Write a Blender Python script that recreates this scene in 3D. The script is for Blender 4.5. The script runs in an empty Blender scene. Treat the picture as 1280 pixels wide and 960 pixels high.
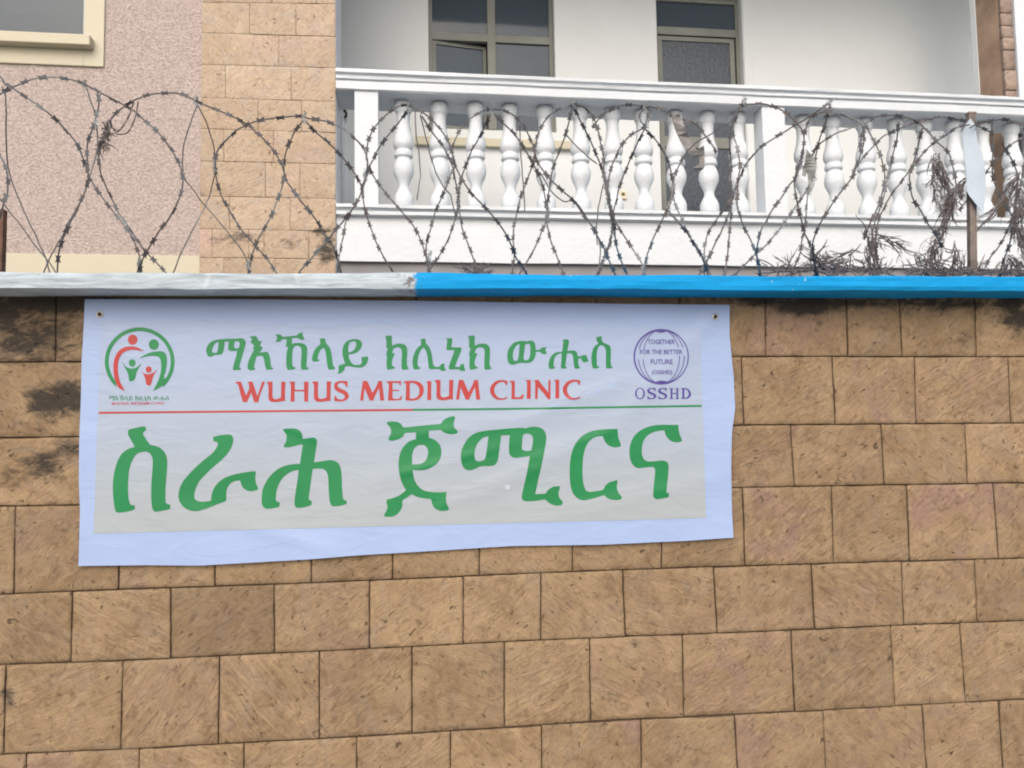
import bpy, bmesh, math, random
from mathutils import Vector, Matrix, noise
from mathutils.geometry import tessellate_polygon
from math import sin, cos, pi, radians, exp, atan2, sqrt, hypot
random.seed(11)
S = bpy.context.scene
COL = S.collection

# ------------------------------------------------------------------ camera, light, exposure
CAM = Vector((0.0, -3.07, 1.6))
PSI, PIT, ROL, FOC = radians(5.71), radians(4.0), 0.016, 1000.0
Fv = Vector((sin(PSI)*cos(PIT), cos(PSI)*cos(PIT), sin(PIT)))
R0 = Vector((cos(PSI), -sin(PSI), 0)); U0 = R0.cross(Fv)
Rv = R0*cos(ROL) - U0*sin(ROL); Uv = U0*cos(ROL) + R0*sin(ROL)
cd = bpy.data.cameras.new('camera'); cam = bpy.data.objects.new('camera', cd); COL.objects.link(cam)
cd.sensor_width = 36; cd.lens = 36*FOC/1280; cd.clip_end = 500; cd.clip_start = 0.05
cam.matrix_world = Matrix(((Rv.x, Uv.x, -Fv.x, CAM.x), (Rv.y, Uv.y, -Fv.y, CAM.y), (Rv.z, Uv.z, -Fv.z, CAM.z), (0, 0, 0, 1)))
S.camera = cam

SUN_EL, SUN_AZ = radians(38), radians(192)     # compass azimuth: the sun stands high behind the viewer, to the left
wd = bpy.data.worlds.new('World'); S.world = wd; wd.use_nodes = True
wn = wd.node_tree; sky = wn.nodes.new('ShaderNodeTexSky'); sky.sky_type = 'NISHITA'; sky.sun_disc = False
sky.sun_elevation = SUN_EL; sky.sun_rotation = SUN_AZ; sky.air_density = 1.0; sky.dust_density = 5.0; sky.ozone_density = 1.0
wn.links.new(sky.outputs[0], wn.nodes['Background'].inputs[0]); wn.nodes['Background'].inputs[1].default_value = 0.15
sl = bpy.data.lights.new('sun', 'SUN'); sl.energy = 1.4; sl.angle = radians(75); sl.color = (1, 0.985, 0.97)
so = bpy.data.objects.new('sun', sl); COL.objects.link(so)
sd = Vector((sin(SUN_AZ)*cos(SUN_EL), cos(SUN_AZ)*cos(SUN_EL), sin(SUN_EL)))
so.rotation_euler = sd.to_track_quat('Z', 'Y').to_euler(); so.location = (0, -6, 9)
S.cycles.filter_width = 2.0
S.view_settings.view_transform = 'Standard'; S.view_settings.look = 'None'
S.view_settings.exposure = 0.24; S.view_settings.gamma = 1; S.view_settings.use_curve_mapping = False

# ------------------------------------------------------------------ rays: photograph pixel -> point on a plane of the place
def ray(px, py): return Rv*((px-640)/FOC) - Uv*((py-480)/FOC) + Fv
def W(px, py, Y):                                   # on the plane y = Y of the street wall
    d = ray(px, py); return CAM + d*((Y-CAM.y)/d.y)
HY, HA = 2.13, radians(1.6)                         # the house stands a little askew behind the wall
HM = Matrix.Translation((0, HY, 0)) @ Matrix.Rotation(HA, 4, 'Z'); HI = HM.inverted(); HR = HI.to_3x3()
def B(px, py, y):                                   # house coordinates on the plane y of the house
    d = HR @ ray(px, py); o = HI @ CAM; return o + d*((y-o.y)/d.y)

# ------------------------------------------------------------------ object helpers
def empty(name, loc=(0, 0, 0), rz=0):
    o = bpy.data.objects.new(name, None); COL.objects.link(o); o.location = loc; o.rotation_euler = (0, 0, rz)
    o.empty_display_size = 0.2; return o
def tag(o, label=None, cat=None, group=None, kind=None):
    if label: o['label'] = label
    if cat: o['category'] = cat
    if group: o['group'] = group
    if kind: o['kind'] = kind
    return o
def obj(name, bm, mat, parent=None, smooth=False, off=None):
    if off is not None: bmesh.ops.translate(bm, verts=bm.verts, vec=-Vector(off))
    me = bpy.data.meshes.new(name); bm.normal_update(); bm.to_mesh(me); bm.free()
    for m in (mat if isinstance(mat, (list, tuple)) else [mat]): me.materials.append(m)
    if smooth:
        for p in me.polygons: p.use_smooth = True
    o = bpy.data.objects.new(name, me); COL.objects.link(o)
    if parent: o.parent = parent
    return o
def BM(): return bmesh.new()
def box(bm, x0, x1, y0, y1, z0, z1, bev=0.0):
    r = bmesh.ops.create_cube(bm, size=1.0); vs = r['verts']
    for v in vs: v.co = Vector(((x0+x1)/2+v.co.x*(x1-x0), (y0+y1)/2+v.co.y*(y1-y0), (z0+z1)/2+v.co.z*(z1-z0)))
    if bev > 0:
        es = list({e for v in vs for e in v.link_edges})
        bmesh.ops.bevel(bm, geom=es, offset=bev, segments=2, affect='EDGES', profile=0.6)
def tube(bm, pts, rad, sides=6, cap=True):
    n = len(pts); rings = []; up = Vector((0.3, 1, 0.2)).normalized()
    for i, p in enumerate(pts):
        t = (pts[min(i+1, n-1)] - pts[max(i-1, 0)])
        if t.length < 1e-9: t = Vector((0, 0, 1))
        t.normalize(); a = t.cross(up)
        if a.length < 1e-4: a = t.cross(Vector((1, 0, 0)))
        a.normalize(); b = t.cross(a); r = rad[i] if isinstance(rad, (list, tuple)) else rad
        rings.append([bm.verts.new(p + a*(r*cos(2*pi*k/sides)) + b*(r*sin(2*pi*k/sides))) for k in range(sides)])
    for i in range(n-1):
        for k in range(sides):
            bm.faces.new((rings[i][k], rings[i][(k+1) % sides], rings[i+1][(k+1) % sides], rings[i+1][k]))
    if cap and sides > 2:
        bm.faces.new(rings[0][::-1]); bm.faces.new(rings[-1])
def profile_x(bm, prof, x0, x1, seg, jit=0.0, seed=0.0):      # closed (y,z) outline swept along x, with hand-plastered unevenness
    rings = []
    for i in range(seg+1):
        x = x0 + (x1-x0)*i/seg
        ring = []
        for k, (y, z) in enumerate(prof):
            n = noise.noise_vector(Vector((x*2.2+seed, k*3.7, seed)))*jit + noise.noise_vector(Vector((x*9+seed, k*1.3, 5+seed)))*jit*0.4
            ring.append(bm.verts.new((x, y+n.y, z+n.z)))
        rings.append(ring)
    m = len(prof)
    for i in range(seg):
        for k in range(m):
            bm.faces.new((rings[i][k], rings[i+1][k], rings[i+1][(k+1) % m], rings[i][(k+1) % m]))
    bm.faces.new(rings[0]); bm.faces.new(rings[-1][::-1])
def spline(pts, step=3.0):                            # Catmull-Rom through px points, resampled
    out = []
    P = [pts[0]] + list(pts) + [pts[-1]]
    for i in range(1, len(P)-2):
        a, b, c, d = P[i-1], P[i], P[i+1], P[i+2]
        L = hypot(c[0]-b[0], c[1]-b[1]); n = max(1, int(L/step))
        for k in range(n):
            t = k/n; t2 = t*t; t3 = t2*t
            out.append(tuple(0.5*((2*b[j]) + (-a[j]+c[j])*t + (2*a[j]-5*b[j]+4*c[j]-d[j])*t2 + (-a[j]+3*b[j]-3*c[j]+d[j])*t3) for j in (0, 1)))
    out.append(tuple(pts[-1][:2])); return out

# ------------------------------------------------------------------ material helpers
class MT:
    def __init__(s, name, rough=0.8, spec=0.3):
        s.m = bpy.data.materials.new(name); s.m.use_nodes = True; s.t = s.m.node_tree
        s.p = s.t.nodes['Principled BSDF']; s.set('Roughness', rough); s.set('Specular IOR Level', spec)
    def set(s, k, v):
        if isinstance(v, bpy.types.NodeSocket): s.t.links.new(v, s.p.inputs[k])
        elif k == 'Base Color' and len(v) == 3: s.p.inputs[k].default_value = (*v, 1)
        else: s.p.inputs[k].default_value = v
        return s
    def nd(s, typ, ins, **kw):
        n = s.t.nodes.new(typ)
        for k, v in kw.items(): setattr(n, k, v)
        for k, v in ins.items():
            i = n.inputs[k]
            if isinstance(v, bpy.types.NodeSocket): s.t.links.new(v, i)
            elif v is not None:
                if i.type == 'RGBA' and len(v) == 3: v = (*v, 1)
                i.default_value = v
        return n
    def obj(s): return s.nd('ShaderNodeTexCoord', {}).outputs['Object']
    def uv(s): return s.nd('ShaderNodeTexCoord', {}).outputs['UV']
    def attr(s, a): return s.nd('ShaderNodeAttribute', {}, attribute_name=a).outputs['Color']
    def sep(s, v): return s.nd('ShaderNodeSeparateXYZ', {0: v}).outputs
    def seprgb(s, v): return s.nd('ShaderNodeSeparateColor', {0: v}).outputs
    def map(s, v, loc=(0, 0, 0), rot=(0, 0, 0), sc=(1, 1, 1)):
        return s.nd('ShaderNodeMapping', {'Vector': v, 'Location': loc, 'Rotation': rot, 'Scale': sc}).outputs[0]
    def noise(s, v, scale, det=3, rough=0.55, dist=0.0):
        return s.nd('ShaderNodeTexNoise', {'Vector': v, 'Scale': scale, 'Detail': det, 'Roughness': rough, 'Distortion': dist}).outputs[0]
    def voro(s, v, scale, feat='F1'):
        return s.nd('ShaderNodeTexVoronoi', {'Vector': v, 'Scale': scale}, feature=feat).outputs['Distance']
    def rng(s, v, a, b, c=0.0, d=1.0):
        return s.nd('ShaderNodeMapRange', {0: v, 1: a, 2: b, 3: c, 4: d}).outputs[0]
    def ma(s, op, a, b=0.0): return s.nd('ShaderNodeMath', {0: a, 1: b}, operation=op).outputs[0]
    def mix(s, f, a, b, mode='MIX'):
        n = s.t.nodes.new('ShaderNodeMix'); n.data_type = 'RGBA'; n.blend_type = mode
        for i, v in ((0, f), (6, a), (7, b)):
            if isinstance(v, bpy.types.NodeSocket): s.t.links.new(v, n.inputs[i])
            else: n.inputs[i].default_value = v if not isinstance(v, tuple) else ((*v, 1) if len(v) == 3 else v)
        return n.outputs[2]
    def bump(s, h, dist, st=1.0, nrm=None):
        n = s.nd('ShaderNodeBump', {'Height': h, 'Distance': dist, 'Strength': st})
        if nrm is not None: s.t.links.new(nrm, n.inputs['Normal'])
        return n.outputs[0]

def plain(name, c, rough=0.7, spec=0.3, var=0.12, scale=8, bump=0.0, bs=60, metal=0.0):
    M = MT(name, rough, spec); v = M.obj(); n = M.noise(v, scale, 4)
    d = tuple(x*(1-var*2) for x in c); e = tuple(min(1, x*(1+var)) for x in c)
    M.set('Base Color', M.mix(M.rng(n, .3, .7), d, e)); M.set('Metallic', metal)
    if bump: M.set('Normal', M.bump(M.noise(v, bs, 3), bump))
    return M.m

def stone_mat(name, ca, cb, dark, pink, stain=False, pit=1.0, sk=1.0):
    M = MT(name, 0.88, 0.2); o = M.obj(); uv = M.uv()
    tone = M.seprgb(M.attr('tone')); al = M.nd('ShaderNodeAttribute', {}, attribute_name='tone').outputs['Alpha']
    big = M.noise(o, 5.5, 4, .6, .8)
    mott = M.noise(o, 24, 5, .68, 1.2)
    strokes = M.noise(M.map(uv, sc=(8, 40, 1)), 1.0, 4, .62, 1.5)      # chisel tooling, roughly along u
    fine = M.noise(M.map(uv, sc=(30, 95, 1)), 1.0, 3, .65, 1.4)
    grain = M.noise(o, 170, 3, .65)
    col = M.mix(M.rng(big, .38, .62), ca, cb)
    col = M.mix(M.rng(M.noise(M.map(o, loc=(7, 2, 4)), 8, 4, .65, 1.0), .5, .68, 0, .6), col, tuple(x*y for x, y in zip(ca, (.82, .9, 1.12))))
    col = M.mix(M.ma('MULTIPLY', M.rng(M.noise(o, 4.1, 3, .6, .8), .5, .66), tone[0]), col, pink)
    col = M.mix(M.rng(mott, .52, .70, 0, .6), col, dark)
    col = M.mix(M.rng(mott, .46, .3, 0, .4), col, tuple(min(1, x*1.42) for x in ca))
    col = M.mix(M.ma('MULTIPLY', M.rng(strokes, .55, .74, 0, .62*sk), al), col, dark)
    col = M.mix(M.ma('MULTIPLY', M.rng(strokes, .46, .3, 0, .5*sk), al), col, tuple(min(1, x*1.4) for x in ca))
    col = M.mix(M.rng(fine, .58, .76, 0, .5), col, dark)
    pits = M.noise(M.map(uv, sc=(32, 44, 1)), 1.0, 3, .55, .7)
    pm = M.ma('MULTIPLY', M.rng(pits, .64, .72), M.rng(M.noise(o, 7, 2), .38, .56))
    pits2 = M.noise(M.map(uv, loc=(4, 9, 0), sc=(46, 70, 1)), 1.0, 2, .5, .8)
    pm = M.ma('MAXIMUM', pm, M.ma('MULTIPLY', M.rng(pits2, .68, .74), M.rng(M.noise(o, 9, 2), .46, .6)))
    pm = M.ma('MULTIPLY', pm, pit)
    col = M.mix(M.ma('MULTIPLY', pm, .75), col, tuple(x*.3 for x in dark))
    col = M.mix(1.0, col, M.nd('ShaderNodeCombineColor', {0: tone[1], 1: tone[1], 2: tone[1]}).outputs[0], 'MULTIPLY')
    col = M.mix(M.rng(grain, .3, .7, 0, .2), col, tuple(x*.55 for x in ca))
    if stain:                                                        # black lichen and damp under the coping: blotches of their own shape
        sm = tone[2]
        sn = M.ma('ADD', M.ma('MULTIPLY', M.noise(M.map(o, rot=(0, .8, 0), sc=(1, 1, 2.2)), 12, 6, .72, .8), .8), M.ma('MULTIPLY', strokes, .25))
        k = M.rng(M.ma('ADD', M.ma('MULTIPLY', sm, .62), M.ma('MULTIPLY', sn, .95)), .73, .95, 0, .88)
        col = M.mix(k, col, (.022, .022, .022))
    M.set('Base Color', col)
    h = M.ma('SUBTRACT', M.ma('ADD', M.ma('MULTIPLY', strokes, -1.0), M.ma('MULTIPLY', fine, -.45)), M.ma('MULTIPLY', pm, .9))
    h = M.ma('ADD', M.ma('ADD', h, M.ma('MULTIPLY', mott, -.7)), M.ma('MULTIPLY', grain, .25))
    M.set('Normal', M.bump(h, .008, .85))
    return M.m

m_stone = stone_mat('wall_stone', (.315, .224, .134), (.235, .16, .092), (.105, .064, .040), (.25, .16, .132), True)
m_stone_house = stone_mat('pilaster_stone', (.50, .40, .298), (.455, .348, .25), (.31, .205, .13), (.53, .39, .32), True, 1.0, .45)
m_joint = plain('dark_joint', (.085, .06, .042), .95, .1)

def coping_mat():
    M = MT('coping_paint', .7, .15); o = M.obj(); x = M.sep(o)[0]
    ragged = M.ma('ADD', x, M.ma('MULTIPLY', M.ma('SUBTRACT', M.noise(M.map(o, sc=(1, 1, 1)), 34, 4, .6), .5), .06))
    isblue = M.rng(ragged, XPAINT-.006, XPAINT+.006)
    n1 = M.noise(M.map(o, sc=(3, 8, 26)), 3.0, 5, .65, .5)
    n2 = M.noise(o, 5, 4, .6, 1.0)
    grey = M.mix(M.rng(n1, .35, .68), (.47, .545, .60), (.29, .34, .375))
    grey = M.mix(M.rng(n2, .6, .7, 0, .6), grey, (.6, .66, .68))
    grey = M.mix(M.rng(M.noise(M.map(o, loc=(3, 0, 0)), 9, 5, .7, .4), .66, .72, 0, .8), grey, (.10, .10, .10))
    blue = M.mix(M.rng(M.noise(o, 4, 3), .3, .7), (.003, .275, .62), (.004, .235, .52))
    blue = M.mix(M.rng(n1, .5, .72, 0, .5), blue, (.012, .17, .37)); blue = M.mix(M.rng(n1, .44, .3, 0, .35), blue, (.03, .35, .66))
    chips = M.rng(M.noise(o, 46, 3, .5), .715, .74)
    blue = M.mix(M.ma('MULTIPLY', chips, .7), blue, (.35, .52, .6))
    blue = M.mix(M.rng(M.noise(M.map(o, loc=(9, 0, 0)), 21, 4, .7), .67, .76, 0, .6), blue, (.03, .07, .12))
    edge = M.ma('MULTIPLY', M.rng(M.noise(o, 30, 3, .6), .52, .6), M.ma('MULTIPLY', M.rng(x, XPAINT-.09, XPAINT-.02), M.rng(x, XPAINT+.035, XPAINT)))
    col = M.mix(isblue, grey, blue); col = M.mix(M.ma('MULTIPLY', edge, .8), col, (.09, .075, .075))
    M.set('Base Color', col)
    M.set('Normal', M.bump(M.ma('ADD', M.ma('MULTIPLY', n1, M.rng(isblue, 0, 1, 1, .25)), M.ma('MULTIPLY', M.noise(o, 40, 4), .4)), .006, .8))
    return M.m
XPAINT = W(519, 350, -.167).x
m_coping = coping_mat()

def banner_mat(name, c, rough=.42, grad=None):
    M = MT(name, rough, .35); o = M.obj()
    col = c
    if grad:                                                         # the printed backdrop fades from white to grey-beige
        z = M.sep(o)[2]; col = M.mix(M.rng(z, grad[0], grad[1]), grad[2], grad[3])
    else:
        col = M.mix(0.0, c, c)
    sc = M.noise(M.map(o, sc=(60, 1, 22)), 1.0, 4, .7, .8)
    reg = M.rng(M.noise(o, 2.3, 2), .56, .7)
    col = M.mix(M.ma('MULTIPLY', M.rng(sc, .66, .76, 0, .35), reg), col, (.22, .22, .24))
    M.set('Base Color', col)
    M.set('Normal', M.bump(M.noise(M.map(o, rot=(0, .5, 0), sc=(1, 1, 2.4)), 6, 3, .5, .8), .006, .6))
    return M.m

C_BAN = (.285, .375, .585)
m_banner = banner_mat('banner_vinyl', C_BAN)
m_green = plain('print_green', (.008, .185, .058), .45, .35, .06, 5)
m_red = plain('print_red', (.37, .034, .034), .45, .35, .06, 5)
m_purple = plain('print_purple', (.07, .05, .25), .45, .35, .06, 5)

def roughcast():
    M = MT('pink_roughcast', .92, .15); o = M.obj()
    n = M.noise(M.map(o, sc=(1, 1, 1.25)), 72, 3, .6, .2); n2 = M.noise(o, 120, 3, .6)
    col = M.mix(M.rng(n, .35, .65), (.36, .30, .275), (.56, .48, .445))
    col = M.mix(M.rng(M.noise(o, 1.6, 3), .3, .7, 0, .2), col, (.45, .36, .33))
    M.set('Base Color', col); M.set('Normal', M.bump(M.ma('ADD', n, M.ma('MULTIPLY', n2, .35)), .014, .95)); return M.m
m_rough = roughcast()
def painted(name, c, d, bump=.003, rough=.6):
    M = MT(name, rough, .3); o = M.obj()
    rnd = M.nd('ShaderNodeObjectInfo', {}).outputs['Random']; o = M.nd('ShaderNodeVectorMath', {0: o, 1: M.nd('ShaderNodeCombineXYZ', {0: M.ma('MULTIPLY', rnd, 40), 1: M.ma('MULTIPLY', rnd, 23), 2: 0.0}).outputs[0]}, operation='ADD').outputs[0]
    n = M.noise(o, 3.2, 4, .6, .6); st = M.noise(M.map(o, sc=(7, 7, 1.2)), 2.2, 4, .65)
    col = M.mix(M.rng(n, .35, .75, 0, .5), c, d); col = M.mix(M.rng(st, .58, .8, 0, .4), col, d)
    cr = M.noise(M.map(o, sc=(1, 1, 6)), 6, 6, .7, 1.2)
    M.set('Base Color', col)
    M.set('Normal', M.bump(M.ma('ADD', M.noise(o, 26, 4, .6), M.ma('MULTIPLY', cr, .5)), bump, .7)); return M.m
m_white = painted('white_paint', (.625, .665, .70), (.55, .59, .63), .006)
m_inner = painted('balcony_wall_paint', (.645, .675, .685), (.60, .625, .63), .0016, .7)
m_cream = painted('cream_paint', (.52, .485, .375), (.475, .44, .34), .003)
m_soffit = painted('grey_render', (.70, .70, .72), (.6, .6, .62), .003)
m_olive = plain('olive_frame', (.185, .195, .172), .45, .4, .1, 3)
m_pale = plain('pale_frame', (.44, .50, .50), .5, .4, .08, 3)
def glassy(name, tint):
    M = MT(name, .06, .5); M.set('Base Color', tint); o = M.obj()
    nt = M.t; tr = nt.nodes.new('ShaderNodeBsdfTransparent'); tr.inputs[0].default_value = (.55, .6, .65, 1)
    fr = nt.nodes.new('ShaderNodeMixShader'); fr.inputs[0].default_value = .55
    M.set('Normal', M.bump(M.noise(o, 3, 2), .002, .3))
    nt.links.new(tr.outputs[0], fr.inputs[1]); nt.links.new(M.p.outputs[0], fr.inputs[2])
    nt.links.new(fr.outputs[0], nt.nodes['Material Output'].inputs[0]); return M.m
m_glass = glassy('window_glass', (.095, .125, .155))
def frosted():
    M = MT('frosted_glass', .3, .5); o = M.obj(); v = M.voro(M.map(o, sc=(1, 1, 1)), 38)
    M.set('Base Color', M.mix(M.rng(v, .1, .7), (.022, .03, .04), (.042, .055, .07))); M.set('Normal', M.bump(v, .003, .5)); return M.m
m_frost = frosted()
m_room = plain('dark_room', (.17, .19, .215), .9, .1)
m_curtain_reflection = plain('grey_curtain_and_reflection', (.40, .385, .43), .9, .1, .1, 6)
def wire_mat():
    M = MT('weathered_wire', .55, .4); o = M.obj(); n = M.noise(o, 7, 3, .6); n2 = M.noise(o, 3.0, 2)
    c = M.mix(M.rng(n, .4, .62), (.10, .103, .115), (.085, .072, .07)); c = M.mix(M.rng(n2, .56, .66, 0, .65), c, (.27, .30, .31))
    M.set('Base Color', c); M.set('Metallic', .35); return M.m
m_wire = wire_mat()
m_clip = plain('galvanised_clip', (.36, .39, .39), .5, .4, .15, 12, metal=.3)
m_rust = plain('rusty_iron', (.135, .075, .055), .85, .25, .25, 14, .004, 50)
m_postgrey = plain('weathered_post', (.20, .165, .145), .85, .25, .25, 14, .004, 50)
m_plate = plain('pale_blue_plate', (.40, .475, .55), .5, .4, .08, 9)
m_twig = plain('dry_twig', (.17, .148, .146), .9, .15, .3, 30)
m_scrap = plain('plastic_scrap', (.25, .235, .225), .6, .3, .25, 20)
m_brown = plain('brown_render', (.36, .255, .185), .9, .15, .18, 4, .004, 30)
m_plastic = plain('ivory_plastic', (.74, .66, .48), .4, .4, .05)
m_black = plain('black_iron', (.02, .02, .022), .6, .3)
m_metal = plain('eyelet_metal', (.42, .40, .38), .35, .5, .1, 20, metal=.8)
m_road = plain('asphalt', (.052, .052, .055), .9, .2, .15, 12, .004, 90)
m_pave = plain('pavement_concrete', (.42, .41, .39), .9, .2, .12, 6, .003, 60)
m_yard = plain('yard_earth', (.36, .34, .30), .95, .1, .15, 5, .006, 30)

# ------------------------------------------------------------------ the ground
def sheet(name, x0, x1, y0, y1, z, m, n=1):
    bm = BM(); vs = [bm.verts.new(p) for p in ((x0, y0, z), (x1, y0, z), (x1, y1, z), (x0, y1, z))]; bm.faces.new(vs)
    return tag(obj(name, bm, m), kind='structure')
sheet('ground', -60, 60, -60, 60, -.13, m_yard)
sheet('road', -60, 60, -9.5, -3.9, -.122, m_road)
bm = BM(); box(bm, -60, 60, -3.74, -.0, -.12, 0); tag(obj('pavement', bm, m_pave), kind='structure')
bm = BM(); box(bm, -60, 60, -3.9, -3.745, -.118, .01, .01); tag(obj('kerb', bm, m_pave), kind='structure')

# ------------------------------------------------------------------ stone courses
def add_stone(bm, uvl, tl, q, y0, out, gap, ang, tone, conv, stainf=None, nx=9, nz=7, depth=.05, edge=.0035):
    # q: corners (x,z) bottom-left, bottom-right, top-right, top-left; y0 the wall face; out: how far it stands proud
    sd = random.random()*100; bl, br, tr, tl_ = q; off = (random.random()*50, random.random()*50); grid = []
    eu, ev = .005/max(.03, abs(br[0]-bl[0])), .005/max(.03, abs(tl_[1]-bl[1]))
    us = [0, eu]+[k_/(nx-2) for k_ in range(1, nx-2)]+[1-eu, 1]; vs_ = [0, ev]+[k_/(nz-2) for k_ in range(1, nz-2)]+[1-ev, 1]
    for j in range(nz+1):
        row = []
        for i in range(nx+1):
            u, v = us[i], vs_[j]
            x = (bl[0]*(1-u)+br[0]*u)*(1-v) + (tl_[0]*(1-u)+tr[0]*u)*v
            z = (bl[1]*(1-u)+br[1]*u)*(1-v) + (tl_[1]*(1-u)+tr[1]*u)*v
            wd_, ht = abs(br[0]-bl[0]), abs(tl_[1]-bl[1])
            d = min(u*wd_, (1-u)*wd_, v*ht, (1-v)*ht)
            n = noise.noise(Vector((x*19, z*19, sd)))+.5*noise.noise(Vector((x*47, z*47, sd))); n2 = noise.noise(Vector((x*5, z*5, sd+9)))
            if i in (0, nx): x += (gap*(.2+1.0*abs(n)+.9*abs(n2)))*(1 if i == 0 else -1)
            if j in (0, nz): z += (gap*(.2+1.0*abs(n)+.9*abs(n2)))*(1 if j == 0 else -1)
            y = y0 - out - n*.002 - n2*.0025
            if d < .001: y += edge
            row.append(bm.verts.new(conv((x, y, z))))
        grid.append(row)
    ca, sa = cos(ang), sin(ang); stk = random.choice((.15, .35, .5, .7, 1.0))
    chip = [[random.random()**4*.016 for _ in (0, 1)] for _ in (0, 1)]
    for cj in (0, 1):
        for ci in (0, 1):
            v = grid[cj*nz][ci*nx]; c_ = chip[cj][ci]; dv = Vector(conv((c_*(1-2*ci), 0, c_*.7*(1-2*cj))))-Vector(conv((0, 0, 0))); v.co += dv
    for j in range(nz):
        for i in range(nx):
            f = bm.faces.new((grid[j][i], grid[j][i+1], grid[j+1][i+1], grid[j+1][i])); f.smooth = True
    base = [grid[0][i] for i in range(nx+1)] + [grid[j][nx] for j in range(1, nz+1)] + [grid[nz][i] for i in range(nx-1, -1, -1)] + [grid[j][0] for j in range(nz-1, 0, -1)]
    back = [bm.verts.new(v.co + Vector(conv((0, depth, 0)))-Vector(conv((0, 0, 0)))) for v in base]
    m = len(base)
    for k in range(m): bm.faces.new((base[(k+1) % m], base[k], back[k], back[(k+1) % m]))
    for row in grid:
        for v in row:
            st = stainf(v.co) if stainf else 0.0
            v[tl] = (tone[0], tone[1], st, stk)
    for v in back: v[tl] = (tone[0], tone[1], 0, 1)
    for row in grid:
        for v in row:
            for l in v.link_loops:
                x, z = v.co.x, v.co.z
                l[uvl].uv = (x*ca+z*sa+off[0], -x*sa+z*ca+off[1])

def new_stone_bm():
    bm = BM(); uvl = bm.loops.layers.uv.new('UVMap'); tl = bm.verts.layers.float_color.new('tone'); return bm, uvl, tl

def lin(pts):
    def f(x):
        if x <= pts[0][0]: a, b = pts[0], pts[1]
        elif x >= pts[-1][0]: a, b = pts[-2], pts[-1]
        else:
            for a, b in zip(pts, pts[1:]):
                if a[0] <= x <= b[0]: break
        return a[1] + (b[1]-a[1])*(x-a[0])/(b[0]-a[0])
    return f
# course joints of the street wall, as seen
bounds = [lin([(0, 366), (640, 367), (1280, 369)]), lin([(0, 453), (920, 445.6), (1280, 446)]), lin([(0, 547.5), (500, 539), (920, 531.5), (1280, 529)]),
          lin([(0, 633), (95, 631.5), (920, 609.5), (1280, 603.5)]), lin([(0, 743), (148, 737), (390, 729), (640, 717.5), (780, 712), (1045, 704), (1230, 699)]),
          lin([(0, 831), (155, 826), (275, 820), (540, 807), (640, 801.5), (780, 796), (990, 788), (1110, 782), (1280, 776)]),
          lin([(0, 943), (150, 937), (275, 930), (450, 921), (640, 909), (740, 902), (990, 890), (1115, 883), (1280, 874)]),
          lin([(0, 1045), (640, 1003), (1280, 966)]), lin([(0, 1140), (640, 1095), (1280, 1050)])]
rows = [[70, 190, 305, 420, 520, 640, 745, 850, (956, 957.5), (1058, 1060), (1124, 1128), (1218, 1221)],
        [113, 238, 366, 480, 590, 700, 815, (926.5, 930), (1040, 1044), (1143, 1145), (1260, 1264)],
        [106, 222, 335, 545, 660, 770, 880, (988, 993), (1101, 1105), (1206, 1209)],
        [(19, 17), (149, 148), (269, 268.5), 389, 491, 599, 715.5, 827, (928, 931), (1039, 1042), (1133, 1137), (1241, 1248)],
        [(90.5, 89), 213.5, 343, 462, 579, 676, (778, 781.5), (891.5, 896.5), (1014, 1018.5), (1126.5, 1129.5), (1218, 1222)],
        [(7.5, 4.5), (154, 151), (274.5, 273), 399, 515, 630.5, (737, 738.5), (853, 855), (988.5, 993.5), (1113, 1118.5), (1200, 1207)],
        [33, 174, 305, 446, 563, 677, (801, 802), (918, 922.5), (1028.5, 1033), (1153, 1159), (1248, 1254)],
        [90, 240, 370, 500, 625, 745, 870, 990, 1110, 1230]]
def wall_stain(c):
    px = (c - CAM); d = px.dot(Fv); x = 640+FOC*px.dot(Rv)/d; y = 480-FOC*px.dot(Uv)/d
    s = 0.0
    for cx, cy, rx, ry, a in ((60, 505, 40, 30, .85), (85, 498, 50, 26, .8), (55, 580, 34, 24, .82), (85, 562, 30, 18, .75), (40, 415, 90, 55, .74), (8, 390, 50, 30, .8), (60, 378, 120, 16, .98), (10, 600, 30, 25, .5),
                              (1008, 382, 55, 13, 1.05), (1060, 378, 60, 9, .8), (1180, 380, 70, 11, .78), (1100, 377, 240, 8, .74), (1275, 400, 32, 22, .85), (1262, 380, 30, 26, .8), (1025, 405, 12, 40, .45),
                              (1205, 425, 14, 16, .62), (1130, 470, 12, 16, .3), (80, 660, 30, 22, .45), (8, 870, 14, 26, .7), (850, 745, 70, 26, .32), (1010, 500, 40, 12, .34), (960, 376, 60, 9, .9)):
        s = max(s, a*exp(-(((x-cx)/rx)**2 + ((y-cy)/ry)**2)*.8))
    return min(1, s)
wall_root = empty('stone_wall', (0, 0, 0))
tag(wall_root, 'tan stone block street wall under a flat coping painted grey and bright blue', 'wall')
bm, uvl, tl = new_stone_bm()
ident = lambda p: p
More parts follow.
